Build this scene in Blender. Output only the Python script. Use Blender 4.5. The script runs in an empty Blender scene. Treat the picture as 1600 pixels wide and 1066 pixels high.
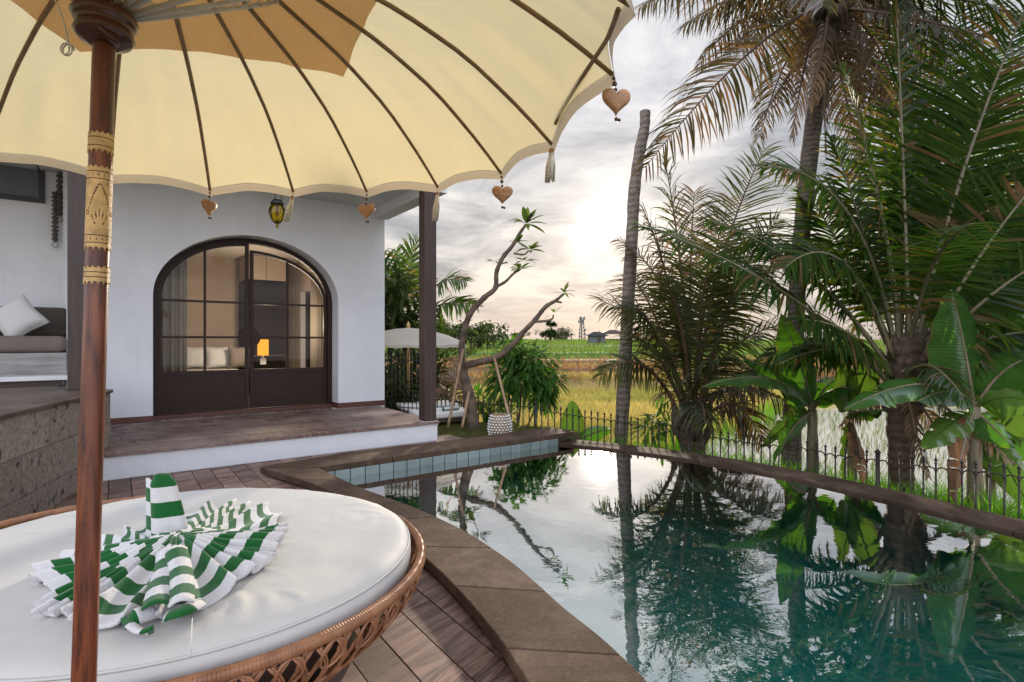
import bpy, math, random
import numpy as np
from mathutils import Vector, Matrix
R = math.radians
rnd = random.Random(7)
nrs = np.random.RandomState(11)
sc = bpy.context.scene
COL = sc.collection
F = 850.0; CX = 800.0; CY = 533.0; H = 1.35
V = Vector

YK = 1.0
def P(px, py, Y):
    """pixel of the photo + distance -> place in the world"""
    Y = Y * YK
    return V(((px - CX) / F * Y, Y, H - (py - CY) / F * Y))
U = V((.808, .589, 0)); W_ = V((-.589, .808, 0))          # along the house front / away from it
CORN = V((-2.15, 9.18, 0))                                # right corner of the house front
def HW(t, d, z):                                          # house coordinates: t leftwards along front, d inwards
    p = CORN - U * t + W_ * d
    return V((p.x, p.y, z))

def hpix(px, py, d):           # pixel -> house coordinates on the plane at depth d
    r = (px - CX) / F; C0 = CORN + W_ * d
    t = (C0.x - r * C0.y) / (U.x - r * U.y); Y = C0.y - U.y * t
    return t, H - (py - CY) / F * Y

# ------------------------------------------------------------------ mesh builder
class MB:
    def __init__(s): s.v = []; s.f = []; s.uv = {}; s.smooth = True
    def vert(s, p): s.v.append((p[0], p[1], p[2])); return len(s.v) - 1
    def face(s, *i): s.f.append(tuple(i)); return len(s.f) - 1
    def box(s, c, ax, ay, az):
        """centre + three half-axes"""
        b = len(s.v)
        for k in (-1, 1):
            for j in (-1, 1):
                for i in (-1, 1): s.vert(c + ax * i + ay * j + az * k)
        for q in ((0, 2, 3, 1), (4, 5, 7, 6), (0, 1, 5, 4), (2, 6, 7, 3), (0, 4, 6, 2), (1, 3, 7, 5)): s.face(*[b + i for i in q])
    def bbox(s, x0, x1, y0, y1, z0, z1):
        s.box(V(((x0 + x1) / 2, (y0 + y1) / 2, (z0 + z1) / 2)), V(((x1 - x0) / 2, 0, 0)), V((0, (y1 - y0) / 2, 0)), V((0, 0, (z1 - z0) / 2)))
    def hbox(s, t0, t1, d0, d1, z0, z1):
        s.box(HW((t0 + t1) / 2, (d0 + d1) / 2, (z0 + z1) / 2), U * ((t1 - t0) / 2), W_ * ((d1 - d0) / 2), V((0, 0, (z1 - z0) / 2)))
    def bar(s, a, b, w, h, up=V((0, 0, 1))):
        a = V(a); b = V(b); T = (b - a); L = T.length; T = T / L
        S = T.cross(up)
        if S.length < 1e-4: S = T.cross(V((0, 1, 0)))
        S.normalize(); N = S.cross(T)
        s.box((a + b) / 2, T * (L / 2), S * (w / 2), N * (h / 2))
    def tube(s, pts, rad, n=8, caps=True, closed=False):
        pts = [V(p) for p in pts]; m = len(pts)
        if not hasattr(rad, '__len__'): rad = [rad] * m
        rings = []; N = None
        for i, p in enumerate(pts):
            if closed: T = pts[(i + 1) % m] - pts[i - 1]
            else: T = pts[min(i + 1, m - 1)] - pts[max(i - 1, 0)]
            if T.length < 1e-9: T = V((0, 0, 1))
            T.normalize()
            if N is None:
                N = T.cross(V((0, 0, 1)))
                if N.length < .1: N = T.cross(V((0, 1, 0)))
            N = N - T * N.dot(T)
            N.normalize(); B = T.cross(N)
            rings.append([s.vert(p + (N * math.cos(2 * math.pi * k / n) + B * math.sin(2 * math.pi * k / n)) * rad[i]) for k in range(n)])
        for i in range(m if closed else m - 1):
            a = rings[i]; b = rings[(i + 1) % m]
            for k in range(n): s.face(a[k], a[(k + 1) % n], b[(k + 1) % n], b[k])
        if caps and not closed:
            s.face(*reversed(rings[0])); s.face(*rings[-1])
    def lathe(s, c, prof, n=24, axis=None, cap=True):
        """prof: list of (r, z) about the vertical (or axis frame) at c"""
        c = V(c)
        if axis is None: X, Yv, Z = V((1, 0, 0)), V((0, 1, 0)), V((0, 0, 1))
        else:
            Z = V(axis).normalized(); X = Z.cross(V((0, 1, 0)))
            if X.length < .1: X = Z.cross(V((1, 0, 0)))
            X.normalize(); Yv = Z.cross(X)
        rings = []
        for r, z in prof:
            if r < 1e-6: rings.append([s.vert(c + Z * z)])
            else: rings.append([s.vert(c + Z * z + (X * math.cos(2 * math.pi * k / n) + Yv * math.sin(2 * math.pi * k / n)) * r) for k in range(n)])
        for a, b in zip(rings, rings[1:]):
            if len(a) == 1 and len(b) == 1: continue
            for k in range(n):
                k2 = (k + 1) % n
                if len(a) == 1: s.face(a[0], b[k2], b[k])
                elif len(b) == 1: s.face(a[k], a[k2], b[0])
                else: s.face(a[k], a[k2], b[k2], b[k])
        if cap:
            if len(rings[0]) > 1: s.face(*reversed(rings[0]))
            if len(rings[-1]) > 1: s.face(*rings[-1])
    def grid(s, fn, nu, nv, closeu=False):
        """fn(i, j) -> point"""
        idx = [[s.vert(fn(i, j)) for j in range(nv)] for i in range(nu)]
        for i in range(nu if closeu else nu - 1):
            for j in range(nv - 1):
                i2 = (i + 1) % nu
                s.face(idx[i][j], idx[i2][j], idx[i2][j + 1], idx[i][j + 1])
        return idx
    def prism(s, poly, z0, z1):
        n = len(poly)
        a = [s.vert((p[0], p[1], z0)) for p in poly]; b = [s.vert((p[0], p[1], z1)) for p in poly]
        s.face(*reversed(a)); s.face(*b)
        for i in range(n): s.face(a[i], a[(i + 1) % n], b[(i + 1) % n], b[i])
    def ball(s, c, r, n=10, sx=1, sy=1, sz=1):
        c = V(c); m = max(4, n // 2)
        b = []
        for i in range(m + 1):
            th = math.pi * i / m
            if i in (0, m): b.append([s.vert(c + V((0, 0, -math.cos(th) * r * sz)))])
            else: b.append([s.vert(c + V((math.cos(2 * math.pi * k / n) * math.sin(th) * r * sx, math.sin(2 * math.pi * k / n) * math.sin(th) * r * sy, -math.cos(th) * r * sz))) for k in range(n)])
        for A, B in zip(b, b[1:]):
            for k in range(n):
                k2 = (k + 1) % n
                if len(A) == 1: s.face(A[0], B[k2], B[k])
                elif len(B) == 1: s.face(A[k], A[k2], B[0])
                else: s.face(A[k], A[k2], B[k2], B[k])

def build(name, mb, m, parent=None, smooth=True, bevel=0, solid=0, loc=None, flatangle=None):
    me = bpy.data.meshes.new(name)
    o0 = V((0, 0, 0))
    if parent is not None:
        q = parent
        while q is not None: o0 = o0 + q.location; q = q.parent
    elif loc is not None: o0 = V(loc)
    me.from_pydata([(a - o0.x, b - o0.y, c - o0.z) for a, b, c in mb.v], [], mb.f)
    if mb.uv:
        lay = me.uv_layers.new(name='uv')
        for pi, co in mb.uv.items():
            for li, c in zip(me.polygons[pi].loop_indices, co): lay.data[li].uv = c
    me.validate(); me.update()
    o = bpy.data.objects.new(name, me); COL.objects.link(o)
    if parent is not None: o.parent = parent
    elif loc is not None: o.location = loc
    me.materials.append(m)
    if smooth:
        me.polygons.foreach_set('use_smooth', [True] * len(me.polygons))
        if flatangle:
            try: me.set_sharp_from_angle(angle=R(flatangle))
            except Exception: pass
    if solid:
        md = o.modifiers.new('solid', 'SOLIDIFY'); md.thickness = solid; md.offset = 0
    if bevel:
        md = o.modifiers.new('bevel', 'BEVEL'); md.width = bevel; md.segments = 2; md.limit_method = 'ANGLE'
    return o

def thing(name, label, cat, loc, group=None):
    o = bpy.data.objects.new(name, None); COL.objects.link(o); o.location = loc
    o.empty_display_size = .1
    return tag(o, label, cat, group)
def tag(o, label, cat, group=None):
    o['label'] = label; o['category'] = cat
    if group: o['group'] = group
    return o
def struct(name, mb, m, **k):
    o = build(name, mb, m, **k); o['kind'] = 'structure'; return o
def copy_tree(o, parent=None):
    c = o.copy(); COL.objects.link(c); c.parent = parent
    for ch in list(o.children): copy_tree(ch, c)
    return c
def bez(a, b, c, t): return a * ((1 - t) ** 2) + b * (2 * t * (1 - t)) + c * (t * t)
def catmull(pts, n):
    pts = [V(p) for p in pts]; out = []
    ext = [pts[0] * 2 - pts[1]] + pts + [pts[-1] * 2 - pts[-2]]
    for i in range(len(pts) - 1):
        p0, p1, p2, p3 = ext[i:i + 4]
        for k in range(n):
            t = k / n
            out.append(.5 * (p1 * 2 + (p2 - p0) * t + (p0 * 2 - p1 * 5 + p2 * 4 - p3) * t * t + (p1 * 3 - p0 - p2 * 3 + p3) * t ** 3))
    out.append(pts[-1]); return out

# ------------------------------------------------------------------ materials
def newmat(name):
    m = bpy.data.materials.new(name); m.use_nodes = True
    nt = m.node_tree; nt.nodes.clear()
    out = nt.nodes.new('ShaderNodeOutputMaterial')
    return m, nt, out
def nd(nt, t, **k):
    n = nt.nodes.new(t)
    for a, b in k.items(): setattr(n, a, b)
    return n
def L(nt, a, b): nt.links.new(a, b)
def c4(c): return (c[0], c[1], c[2], 1)
def ramp(nt, fac, stops):
    r = nd(nt, 'ShaderNodeValToRGB')
    el = r.color_ramp.elements
    while len(el) < len(stops): el.new(.5)
    for e, (p, c) in zip(el, stops): e.position = p; e.color = c4(c)
    L(nt, fac, r.inputs[0]); return r.outputs[0]
def mixc(nt, fac, a, b, mode='MIX'):
    m = nd(nt, 'ShaderNodeMix', data_type='RGBA', blend_type=mode)
    for i, x in ((0, fac), (6, a), (7, b)):
        if hasattr(x, 'is_output'): L(nt, x, m.inputs[i])
        elif i == 0: m.inputs[0].default_value = x
        else: m.inputs[i].default_value = c4(x)
    return m.outputs[2]
def noise(nt, vec, scale, detail=4, rough=.55, dist=0):
    n = nd(nt, 'ShaderNodeTexNoise'); n.inputs['Scale'].default_value = scale; n.inputs['Detail'].default_value = detail
    n.inputs['Roughness'].default_value = rough; n.inputs['Distortion'].default_value = dist
    if vec is not None: L(nt, vec, n.inputs['Vector'])
    return n.outputs['Fac']
def coords(nt, rotz=0, scale=(1, 1, 1), world=True):
    if world: src = nd(nt, 'ShaderNodeNewGeometry').outputs['Position']
    else: src = nd(nt, 'ShaderNodeTexCoord').outputs['Object']
    mp = nd(nt, 'ShaderNodeMapping'); mp.inputs['Rotation'].default_value = (0, 0, rotz); mp.inputs['Scale'].default_value = scale
    L(nt, src, mp.inputs['Vector']); return mp.outputs[0]
def bump(nt, h, strength=.3, dist=.01):
    b = nd(nt, 'ShaderNodeBump'); b.inputs['Strength'].default_value = strength; b.inputs['Distance'].default_value = dist
    L(nt, h, b.inputs['Height']); return b.outputs[0]

def M_simple(name, col, rough=.6, var=.15, nscale=8, bumpy=.0, bscale=60, metal=0, spec=.5, stretch=(1, 1, 1), rotz=0, var2=None, island=0, world=True):
    m, nt, out = newmat(name)
    b = nd(nt, 'ShaderNodeBsdfPrincipled')
    v = coords(nt, rotz, stretch, world)
    n = noise(nt, v, nscale, 5)
    hi = tuple(min(1, c * (1 + var)) for c in col); lo = tuple(c * (1 - var) for c in col)
    c = ramp(nt, n, [(.3, lo), (.7, var2 or hi)])
    if island:
        g = nd(nt, 'ShaderNodeNewGeometry')
        mr = nd(nt, 'ShaderNodeMapRange'); mr.inputs[3].default_value = 1 - island; mr.inputs[4].default_value = 1 + island
        L(nt, g.outputs['Random Per Island'], mr.inputs[0])
        hs = nd(nt, 'ShaderNodeHueSaturation'); L(nt, mr.outputs[0], hs.inputs['Value']); L(nt, c, hs.inputs['Color']); c = hs.outputs[0]
    L(nt, c, b.inputs['Base Color'])
    b.inputs['Roughness'].default_value = rough; b.inputs['Metallic'].default_value = metal; b.inputs['Specular IOR Level'].default_value = spec
    if bumpy:
        L(nt, bump(nt, noise(nt, v, bscale, 6, .65), bumpy, .01), b.inputs['Normal'])
    L(nt, b.outputs[0], out.inputs[0]); return m

def M_cloth(name, col, trans=.45, var=.06, wr=.4, wscale=6, weave=False):
    m, nt, out = newmat(name)
    v = coords(nt)
    n = noise(nt, v, 3, 7, .68)
    lo = tuple(c * (1 - var) for c in col)
    c = ramp(nt, n, [(.3, lo), (.7, col)])
    if weave:
        w2 = noise(nt, v, 220, 2); c = mixc(nt, .35, c, ramp(nt, w2, [(.35, tuple(k * .6 for k in col)), (.65, col)]))
    d = nd(nt, 'ShaderNodeBsdfDiffuse'); t = nd(nt, 'ShaderNodeBsdfTranslucent'); mx = nd(nt, 'ShaderNodeMixShader')
    L(nt, c, d.inputs[0]); L(nt, c, t.inputs[0]); mx.inputs[0].default_value = trans
    w3 = noise(nt, v, 400, 2); c = mixc(nt, 1, c, ramp(nt, w3, [(.3, (.90, .90, .90)), (.7, (1, 1, 1))]), 'MULTIPLY')
    L(nt, c, d.inputs[0]); L(nt, c, t.inputs[0])
    bn = bump(nt, noise(nt, v, wscale, 4, .55, .8), wr, .03); L(nt, bn, t.inputs['Normal'])
    L(nt, bn, d.inputs['Normal'])
    L(nt, d.outputs[0], mx.inputs[1]); L(nt, t.outputs[0], mx.inputs[2]); L(nt, mx.outputs[0], out.inputs[0]); return m

def stepmask(nt, val, at, soft=.12):
    mr = nd(nt, 'ShaderNodeMapRange'); mr.inputs[1].default_value = at - soft; mr.inputs[2].default_value = at + soft; L(nt, val, mr.inputs[0]); return mr.outputs[0]
def M_leaf(name, lo, hi, trans=.35, gloss=.12, tcol=None, rough=.5, brown=0, veins=False, patch=None):
    m, nt, out = newmat(name)
    g = nd(nt, 'ShaderNodeNewGeometry')
    v = coords(nt)
    c1 = ramp(nt, g.outputs['Random Per Island'], [(0, lo), (1, hi)])
    n = noise(nt, v, 2.5, 3)
    c = mixc(nt, .35, c1, ramp(nt, n, [(.35, lo), (.65, hi)]))
    if brown:                                             # dry leaflets here and there, in clumps
        wn = nd(nt, 'ShaderNodeTexWhiteNoise', noise_dimensions='1D'); L(nt, g.outputs['Random Per Island'], wn.inputs['W'])
        ad = nd(nt, 'ShaderNodeMath', operation='MULTIPLY_ADD'); L(nt, noise(nt, v, 1.7, 2), ad.inputs[0]); ad.inputs[1].default_value = 1.6; L(nt, wn.outputs[0], ad.inputs[2])
        c = mixc(nt, ramp(nt, ad.outputs[0], [(1.45 - brown, (0, 0, 0)), (1.55 - brown, (1, 1, 1))]) if False else stepmask(nt, ad.outputs[0], 1.55 - brown), c, (.16, .095, .05))
    if patch: c = mixc(nt, ramp(nt, noise(nt, coords(nt, .3, (.5, 1, 1)), .42, 4, .6), [(.44, (0, 0, 0)), (.60, (.85, .85, .85))]), c, patch)
    bnode = None
    if veins:
        uv = nd(nt, 'ShaderNodeUVMap').outputs[0]; sx = nd(nt, 'ShaderNodeSeparateXYZ'); L(nt, uv, sx.inputs[0])
        w = nd(nt, 'ShaderNodeMath', operation='MULTIPLY_ADD'); L(nt, sx.outputs[1], w.inputs[0]); w.inputs[1].default_value = -.10; L(nt, sx.outputs[0], w.inputs[2])
        w2 = nd(nt, 'ShaderNodeMath', operation='MULTIPLY'); L(nt, w.outputs[0], w2.inputs[0]); w2.inputs[1].default_value = 260
        sn = nd(nt, 'ShaderNodeMath', operation='SINE'); L(nt, w2.outputs[0], sn.inputs[0])
        c = mixc(nt, ramp(nt, sn.outputs[0], [(.2, (0, 0, 0)), (1, (.16, .16, .16))]), c, tuple(k * 1.6 for k in hi))
        # brown ragged margin and spots
        ed = nd(nt, 'ShaderNodeMath', operation='MULTIPLY_ADD'); L(nt, noise(nt, v, 9, 5, .7), ed.inputs[0]); ed.inputs[1].default_value = .55; L(nt, sx.outputs[1], ed.inputs[2])
        c = mixc(nt, stepmask(nt, ed.outputs[0], 1.27, .06), c, (.20, .11, .04))
        bnode = bump(nt, sn.outputs[0], .25, .004)
    d = nd(nt, 'ShaderNodeBsdfDiffuse'); t = nd(nt, 'ShaderNodeBsdfTranslucent'); gl = nd(nt, 'ShaderNodeBsdfGlossy')
    gl.inputs['Roughness'].default_value = rough; gl.inputs[0].default_value = (.6, .62, .62, 1)
    L(nt, c, d.inputs[0])
    if bnode is not None: L(nt, bnode, d.inputs['Normal']); L(nt, bnode, gl.inputs['Normal'])
    tc = mixc(nt, 1.0, c, tcol or (1.6, 2.0, .6), 'MULTIPLY'); L(nt, tc, t.inputs[0])
    m1 = nd(nt, 'ShaderNodeMixShader'); m1.inputs[0].default_value = trans
    L(nt, d.outputs[0], m1.inputs[1]); L(nt, t.outputs[0], m1.inputs[2])
    fr = nd(nt, 'ShaderNodeFresnel'); fr.inputs[0].default_value = 1.4
    mt = nd(nt, 'ShaderNodeMath', operation='MULTIPLY'); L(nt, fr.outputs[0], mt.inputs[0]); mt.inputs[1].default_value = gloss * 3.2
    m2 = nd(nt, 'ShaderNodeMixShader'); L(nt, mt.outputs[0], m2.inputs[0])
    L(nt, m1.outputs[0], m2.inputs[1]); L(nt, gl.outputs[0], m2.inputs[2]); L(nt, m2.outputs[0], out.inputs[0]); return m

def M_glass(name, tint=(.95, .96, .95), ior=1.5):
    m, nt, out = newmat(name)
    t = nd(nt, 'ShaderNodeBsdfTransparent'); t.inputs[0].default_value = c4(tint)
    g = nd(nt, 'ShaderNodeBsdfGlossy'); g.inputs['Roughness'].default_value = 0.005
    f = nd(nt, 'ShaderNodeFresnel'); f.inputs[0].default_value = ior
    mx = nd(nt, 'ShaderNodeMixShader'); L(nt, f.outputs[0], mx.inputs[0]); L(nt, t.outputs[0], mx.inputs[1]); L(nt, g.outputs[0], mx.inputs[2])
    L(nt, mx.outputs[0], out.inputs[0]); return m

def M_wood(name, cols, axis_rot, rough=.55, ring=1.0, scale=9, island=.25, bumpy=.25):
    """weathered planks; grain runs along local y after rotating by axis_rot"""
    m, nt, out = newmat(name)
    b = nd(nt, 'ShaderNodeBsdfPrincipled')
    g = nd(nt, 'ShaderNodeNewGeometry')
    v0 = coords(nt, axis_rot)
    off = nd(nt, 'ShaderNodeVectorMath', operation='SCALE'); off.inputs[0].default_value = (13, 31, 7)
    L(nt, g.outputs['Random Per Island'], off.inputs['Scale'])
    ad = nd(nt, 'ShaderNodeVectorMath', operation='ADD'); L(nt, v0, ad.inputs[0]); L(nt, off.outputs[0], ad.inputs[1])
    mp = nd(nt, 'ShaderNodeMapping'); mp.inputs['Scale'].default_value = (1, .13, 1); L(nt, ad.outputs[0], mp.inputs['Vector'])
    n1 = noise(nt, mp.outputs[0], scale, 3, .5, 1.2)
    w = nd(nt, 'ShaderNodeMath', operation='MULTIPLY'); L(nt, n1, w.inputs[0]); w.inputs[1].default_value = 22 * ring
    fr = nd(nt, 'ShaderNodeMath', operation='SINE'); L(nt, w.outputs[0], fr.inputs[0])
    mp2 = nd(nt, 'ShaderNodeMapping'); mp2.inputs['Scale'].default_value = (1, .035, 1); L(nt, ad.outputs[0], mp2.inputs['Vector'])
    n2 = noise(nt, mp2.outputs[0], 120, 4, .7)
    n3 = noise(nt, v0, 1.3, 5, .6)
    s = nd(nt, 'ShaderNodeMath', operation='MULTIPLY_ADD'); L(nt, fr.outputs[0], s.inputs[0]); s.inputs[1].default_value = .16; L(nt, n2, s.inputs[2])
    c = ramp(nt, s.outputs[0], [(.25, cols[0]), (.5, cols[1]), (.75, cols[2])])
    c = mixc(nt, ramp(nt, n3, [(.42, (0, 0, 0)), (.66, (.75, .75, .75))]), c, cols[3])
    mr = nd(nt, 'ShaderNodeMapRange'); mr.inputs[3].default_value = 1 - island; mr.inputs[4].default_value = 1 + island
    L(nt, g.outputs['Random Per Island'], mr.inputs[0])
    hs = nd(nt, 'ShaderNodeHueSaturation'); L(nt, mr.outputs[0], hs.inputs['Value']); L(nt, c, hs.inputs['Color'])
    L(nt, hs.outputs[0], b.inputs['Base Color'])
    rr = nd(nt, 'ShaderNodeMapRange'); rr.inputs[3].default_value = rough - .12; rr.inputs[4].default_value = rough + .15; L(nt, n3, rr.inputs[0]); L(nt, rr.outputs[0], b.inputs['Roughness'])
    L(nt, bump(nt, s.outputs[0], bumpy, .006), b.inputs['Normal'])
    L(nt, b.outputs[0], out.inputs[0]); return m

ROTV = -math.atan2(-.589, .808)          # turns world so that W_ lies on +y
M = {}
M['canopy'] = M_cloth('canopy cloth', (.81, .685, .40), .57, .09, .28, 3.5)
M['tan'] = M_cloth('tan linen', (.80, .545, .31), .58, .10, .3, 8, weave=True)
M['hem'] = M_cloth('hem cloth', (.62, .53, .40), .35)
M['rib'] = M_simple('rib bamboo', (.24, .15, .07), .5, .3, 30)
M['string'] = M_simple('white string', (.75, .73, .68), .8)
def M_pole():
    m, nt, out = newmat('varnished mahogany'); b = nd(nt, 'ShaderNodeBsdfPrincipled')
    n1 = noise(nt, coords(nt, 0, (1, 1, .06)), 70, 4, .65, .4); n2 = noise(nt, coords(nt, 0, (1, 1, .3)), 7, 4, .6); n3 = noise(nt, coords(nt), 60, 3, .7)
    c = ramp(nt, n1, [(.32, (.035, .008, .004)), (.52, (.18, .043, .014)), (.72, (.30, .088, .030))])
    c = mixc(nt, ramp(nt, n2, [(.42, (0, 0, 0)), (.68, (.7, .7, .7))]), c, (.055, .013, .006))
    c = mixc(nt, ramp(nt, n3, [(.66, (0, 0, 0)), (.74, (.4, .4, .4))]), c, (.25, .11, .055))
    L(nt, c, b.inputs['Base Color']); rr = nd(nt, 'ShaderNodeMapRange'); rr.inputs[3].default_value = .14; rr.inputs[4].default_value = .42; L(nt, n2, rr.inputs[0]); L(nt, rr.outputs[0], b.inputs['Roughness'])
    w = nd(nt, 'ShaderNodeTexWave', bands_direction='Z'); w.inputs['Scale'].default_value = 70; w.inputs['Distortion'].default_value = .6; L(nt, coords(nt), w.inputs['Vector'])
    L(nt, bump(nt, w.outputs['Fac'], .14, .0012), b.inputs['Normal']); L(nt, b.outputs[0], out.inputs[0]); return m
M['pole'] = M_pole()
M['knob'] = M_simple('dark turned wood', (.09, .03, .016), .25, .3, 12)
M['gold'] = M_simple('carved gold wood', (.60, .39, .155), .45, .40, 26, .25, 150)
M['heart'] = M_simple('whittled wood', (.42, .21, .09), .5, .35, 14, .15, 60, stretch=(1, 1, 5))
M['bead'] = M_simple('dark bead', (.10, .05, .03), .4)
M['tassel'] = M_simple('cotton tassel', (.72, .66, .56), .9, .15, 50, .3, 200, stretch=(1, 1, .1))
M['wire'] = M_simple('grey wire', (.30, .30, .29), .4, metal=.6)
def M_plaster():
    m, nt, out = newmat('white plaster'); b = nd(nt, 'ShaderNodeBsdfPrincipled'); v = coords(nt)
    n = noise(nt, v, 1.1, 6, .6, .5)
    v2 = coords(nt, 0, (1, 1, .25)); n2 = noise(nt, v2, 5, 5, .6)
    c = ramp(nt, n, [(.3, (.66, .67, .685)), (.7, (.75, .755, .77))])
    c = mixc(nt, ramp(nt, n2, [(.45, (0, 0, 0)), (.8, (.22, .22, .22))]), c, (.56, .56, .56))
    n5 = noise(nt, coords(nt, 0, (1, 1, .10)), 9, 4, .65); c = mixc(nt, ramp(nt, n5, [(.58, (0, 0, 0)), (.75, (.16, .16, .16))]), c, (.48, .47, .46))
    n6 = noise(nt, coords(nt, .7, (1, 1, 2.5)), 6, 7, .7, 1.5); c = mixc(nt, ramp(nt, n6, [(.5, (0, 0, 0)), (.7, (.12, .12, .12))]), c, (.84, .85, .86))
    L(nt, c, b.inputs['Base Color']); b.inputs['Roughness'].default_value = .85
    L(nt, bump(nt, noise(nt, v, 14, 6, .6), .35, .01), b.inputs['Normal']); L(nt, b.outputs[0], out.inputs[0]); return m
M['plaster'] = M_plaster()
M['beige'] = M_simple('beige plaster', (.52, .41, .31), .8, .08, 2, .1)
M['ceilw'] = M_simple('room ceiling', (.72, .66, .58), .8, .05)
M['dark_wood'] = M_simple('dark stained timber', (.050, .029, .021), .5, .3, 20, .15, 40, stretch=(1, 1, .08))
M['steel'] = M_simple('brown painted steel', (.032, .017, .012), .45, .15, 10, .05, spec=.2)
M['glass'] = M_glass('clear glass', ior=1.22)
M['redbase'] = M_simple('red brown skirting', (.10, .035, .024), .45, .2)
M['deck'] = M_wood('deck planks', [(.038, .016, .010), (.155, .078, .053), (.29, .175, .130), (.32, .225, .18)], ROTV, .55, 1.1, 7, .25)
M['terr'] = M_wood('veranda planks', [(.055, .030, .021), (.15, .085, .062), (.24, .155, .12), (.27, .20, .17)], ROTV + math.pi / 2, .58, 1, 7, .2)
M['plat'] = M_wood('platform planks', [(.045, .025, .018), (.11, .065, .045), (.17, .11, .08), (.19, .14, .11)], ROTV + math.pi / 2, .45, 1, 7, .2)
def M_coping(k=1.0, rough=.62):
    m, nt, out = newmat('brown sandstone'); b = nd(nt, 'ShaderNodeBsdfPrincipled'); v = coords(nt)
    g = nd(nt, 'ShaderNodeNewGeometry')
    n = noise(nt, v, 2.2, 7, .62, .4); n2 = noise(nt, v, 45, 5, .7); n3 = noise(nt, v, 7, 5, .7, 1)
    c = ramp(nt, n, [(.3, (.045, .029, .020)), (.5, (.088, .060, .043)), (.72, (.19, .142, .106))])
    c = mixc(nt, ramp(nt, n3, [(.5, (0, 0, 0)), (.75, (.5, .5, .5))]), c, (.09, .062, .042))
    c = mixc(nt, .3, c, ramp(nt, n2, [(.3, (.04, .028, .02)), (.7, (.24, .18, .135))]))
    mr = nd(nt, 'ShaderNodeMapRange'); mr.inputs[3].default_value = .74 * k; mr.inputs[4].default_value = 1.16 * k; L(nt, g.outputs['Random Per Island'], mr.inputs[0])
    n7 = noise(nt, v, 1.1, 6, .7, 1.2); c = mixc(nt, ramp(nt, n7, [(.45, (0, 0, 0)), (.62, (.65, .65, .65))]), c, (.055, .040, .030))
    n8 = noise(nt, v, 5, 7, .75, .5); c = mixc(nt, ramp(nt, n8, [(.60, (0, 0, 0)), (.72, (.5, .5, .5))]), c, (.26, .22, .18))
    c = mixc(nt, 1, c, (1.36, 1.25, 1.18), 'MULTIPLY')
    hs = nd(nt, 'ShaderNodeHueSaturation'); L(nt, mr.outputs[0], hs.inputs['Value']); L(nt, c, hs.inputs['Color'])
    L(nt, hs.outputs[0], b.inputs['Base Color'])
    b.inputs['Roughness'].default_value = rough; b.inputs['Specular IOR Level'].default_value = .06; L(nt, bump(nt, n2, .25, .006), b.inputs['Normal']); L(nt, b.outputs[0], out.inputs[0]); return m
M['coping'] = M_coping(.86, .8); M['coping_shaded'] = M_coping(.55, .8)  # second one: same sandstone, darkened to put the palms' shade into its colour
def M_tiles(name, c1, c2, mortar, rot, sx, sy, uv=False, rough=.25):
    m, nt, out = newmat(name); b = nd(nt, 'ShaderNodeBsdfPrincipled')
    if uv:
        v = nd(nt, 'ShaderNodeUVMap').outputs[0]
    else: v = coords(nt, rot)
    br = nd(nt, 'ShaderNodeTexBrick'); L(nt, v, br.inputs['Vector'])
    br.inputs['Color1'].default_value = c4(c1); br.inputs['Color2'].default_value = c4(c2); br.inputs['Mortar'].default_value = c4(mortar)
    br.inputs['Scale'].default_value = 1; br.inputs['Mortar Size'].default_value = .006; br.inputs['Brick Width'].default_value = sx; br.inputs['Row Height'].default_value = sy
    br.offset = .5 if not uv else 0
    n = noise(nt, coords(nt), 3, 4)
    c = mixc(nt, .5, br.outputs[0], mixc(nt, 1, br.outputs[0], ramp(nt, n, [(.3, (.6, .6, .6)), (.7, (1, 1, 1))]), 'MULTIPLY'))
    L(nt, c, b.inputs['Base Color']); b.inputs['Roughness'].default_value = rough; L(nt, b.outputs[0], out.inputs[0]); return m
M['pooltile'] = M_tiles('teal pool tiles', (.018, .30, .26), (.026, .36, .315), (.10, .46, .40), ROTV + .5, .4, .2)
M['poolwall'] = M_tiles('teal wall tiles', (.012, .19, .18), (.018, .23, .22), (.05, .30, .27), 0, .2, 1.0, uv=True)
M['bandtile'] = M_simple('pale waterline tile', (.23, .28, .26), .25, .15, 6, island=.18)
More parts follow.
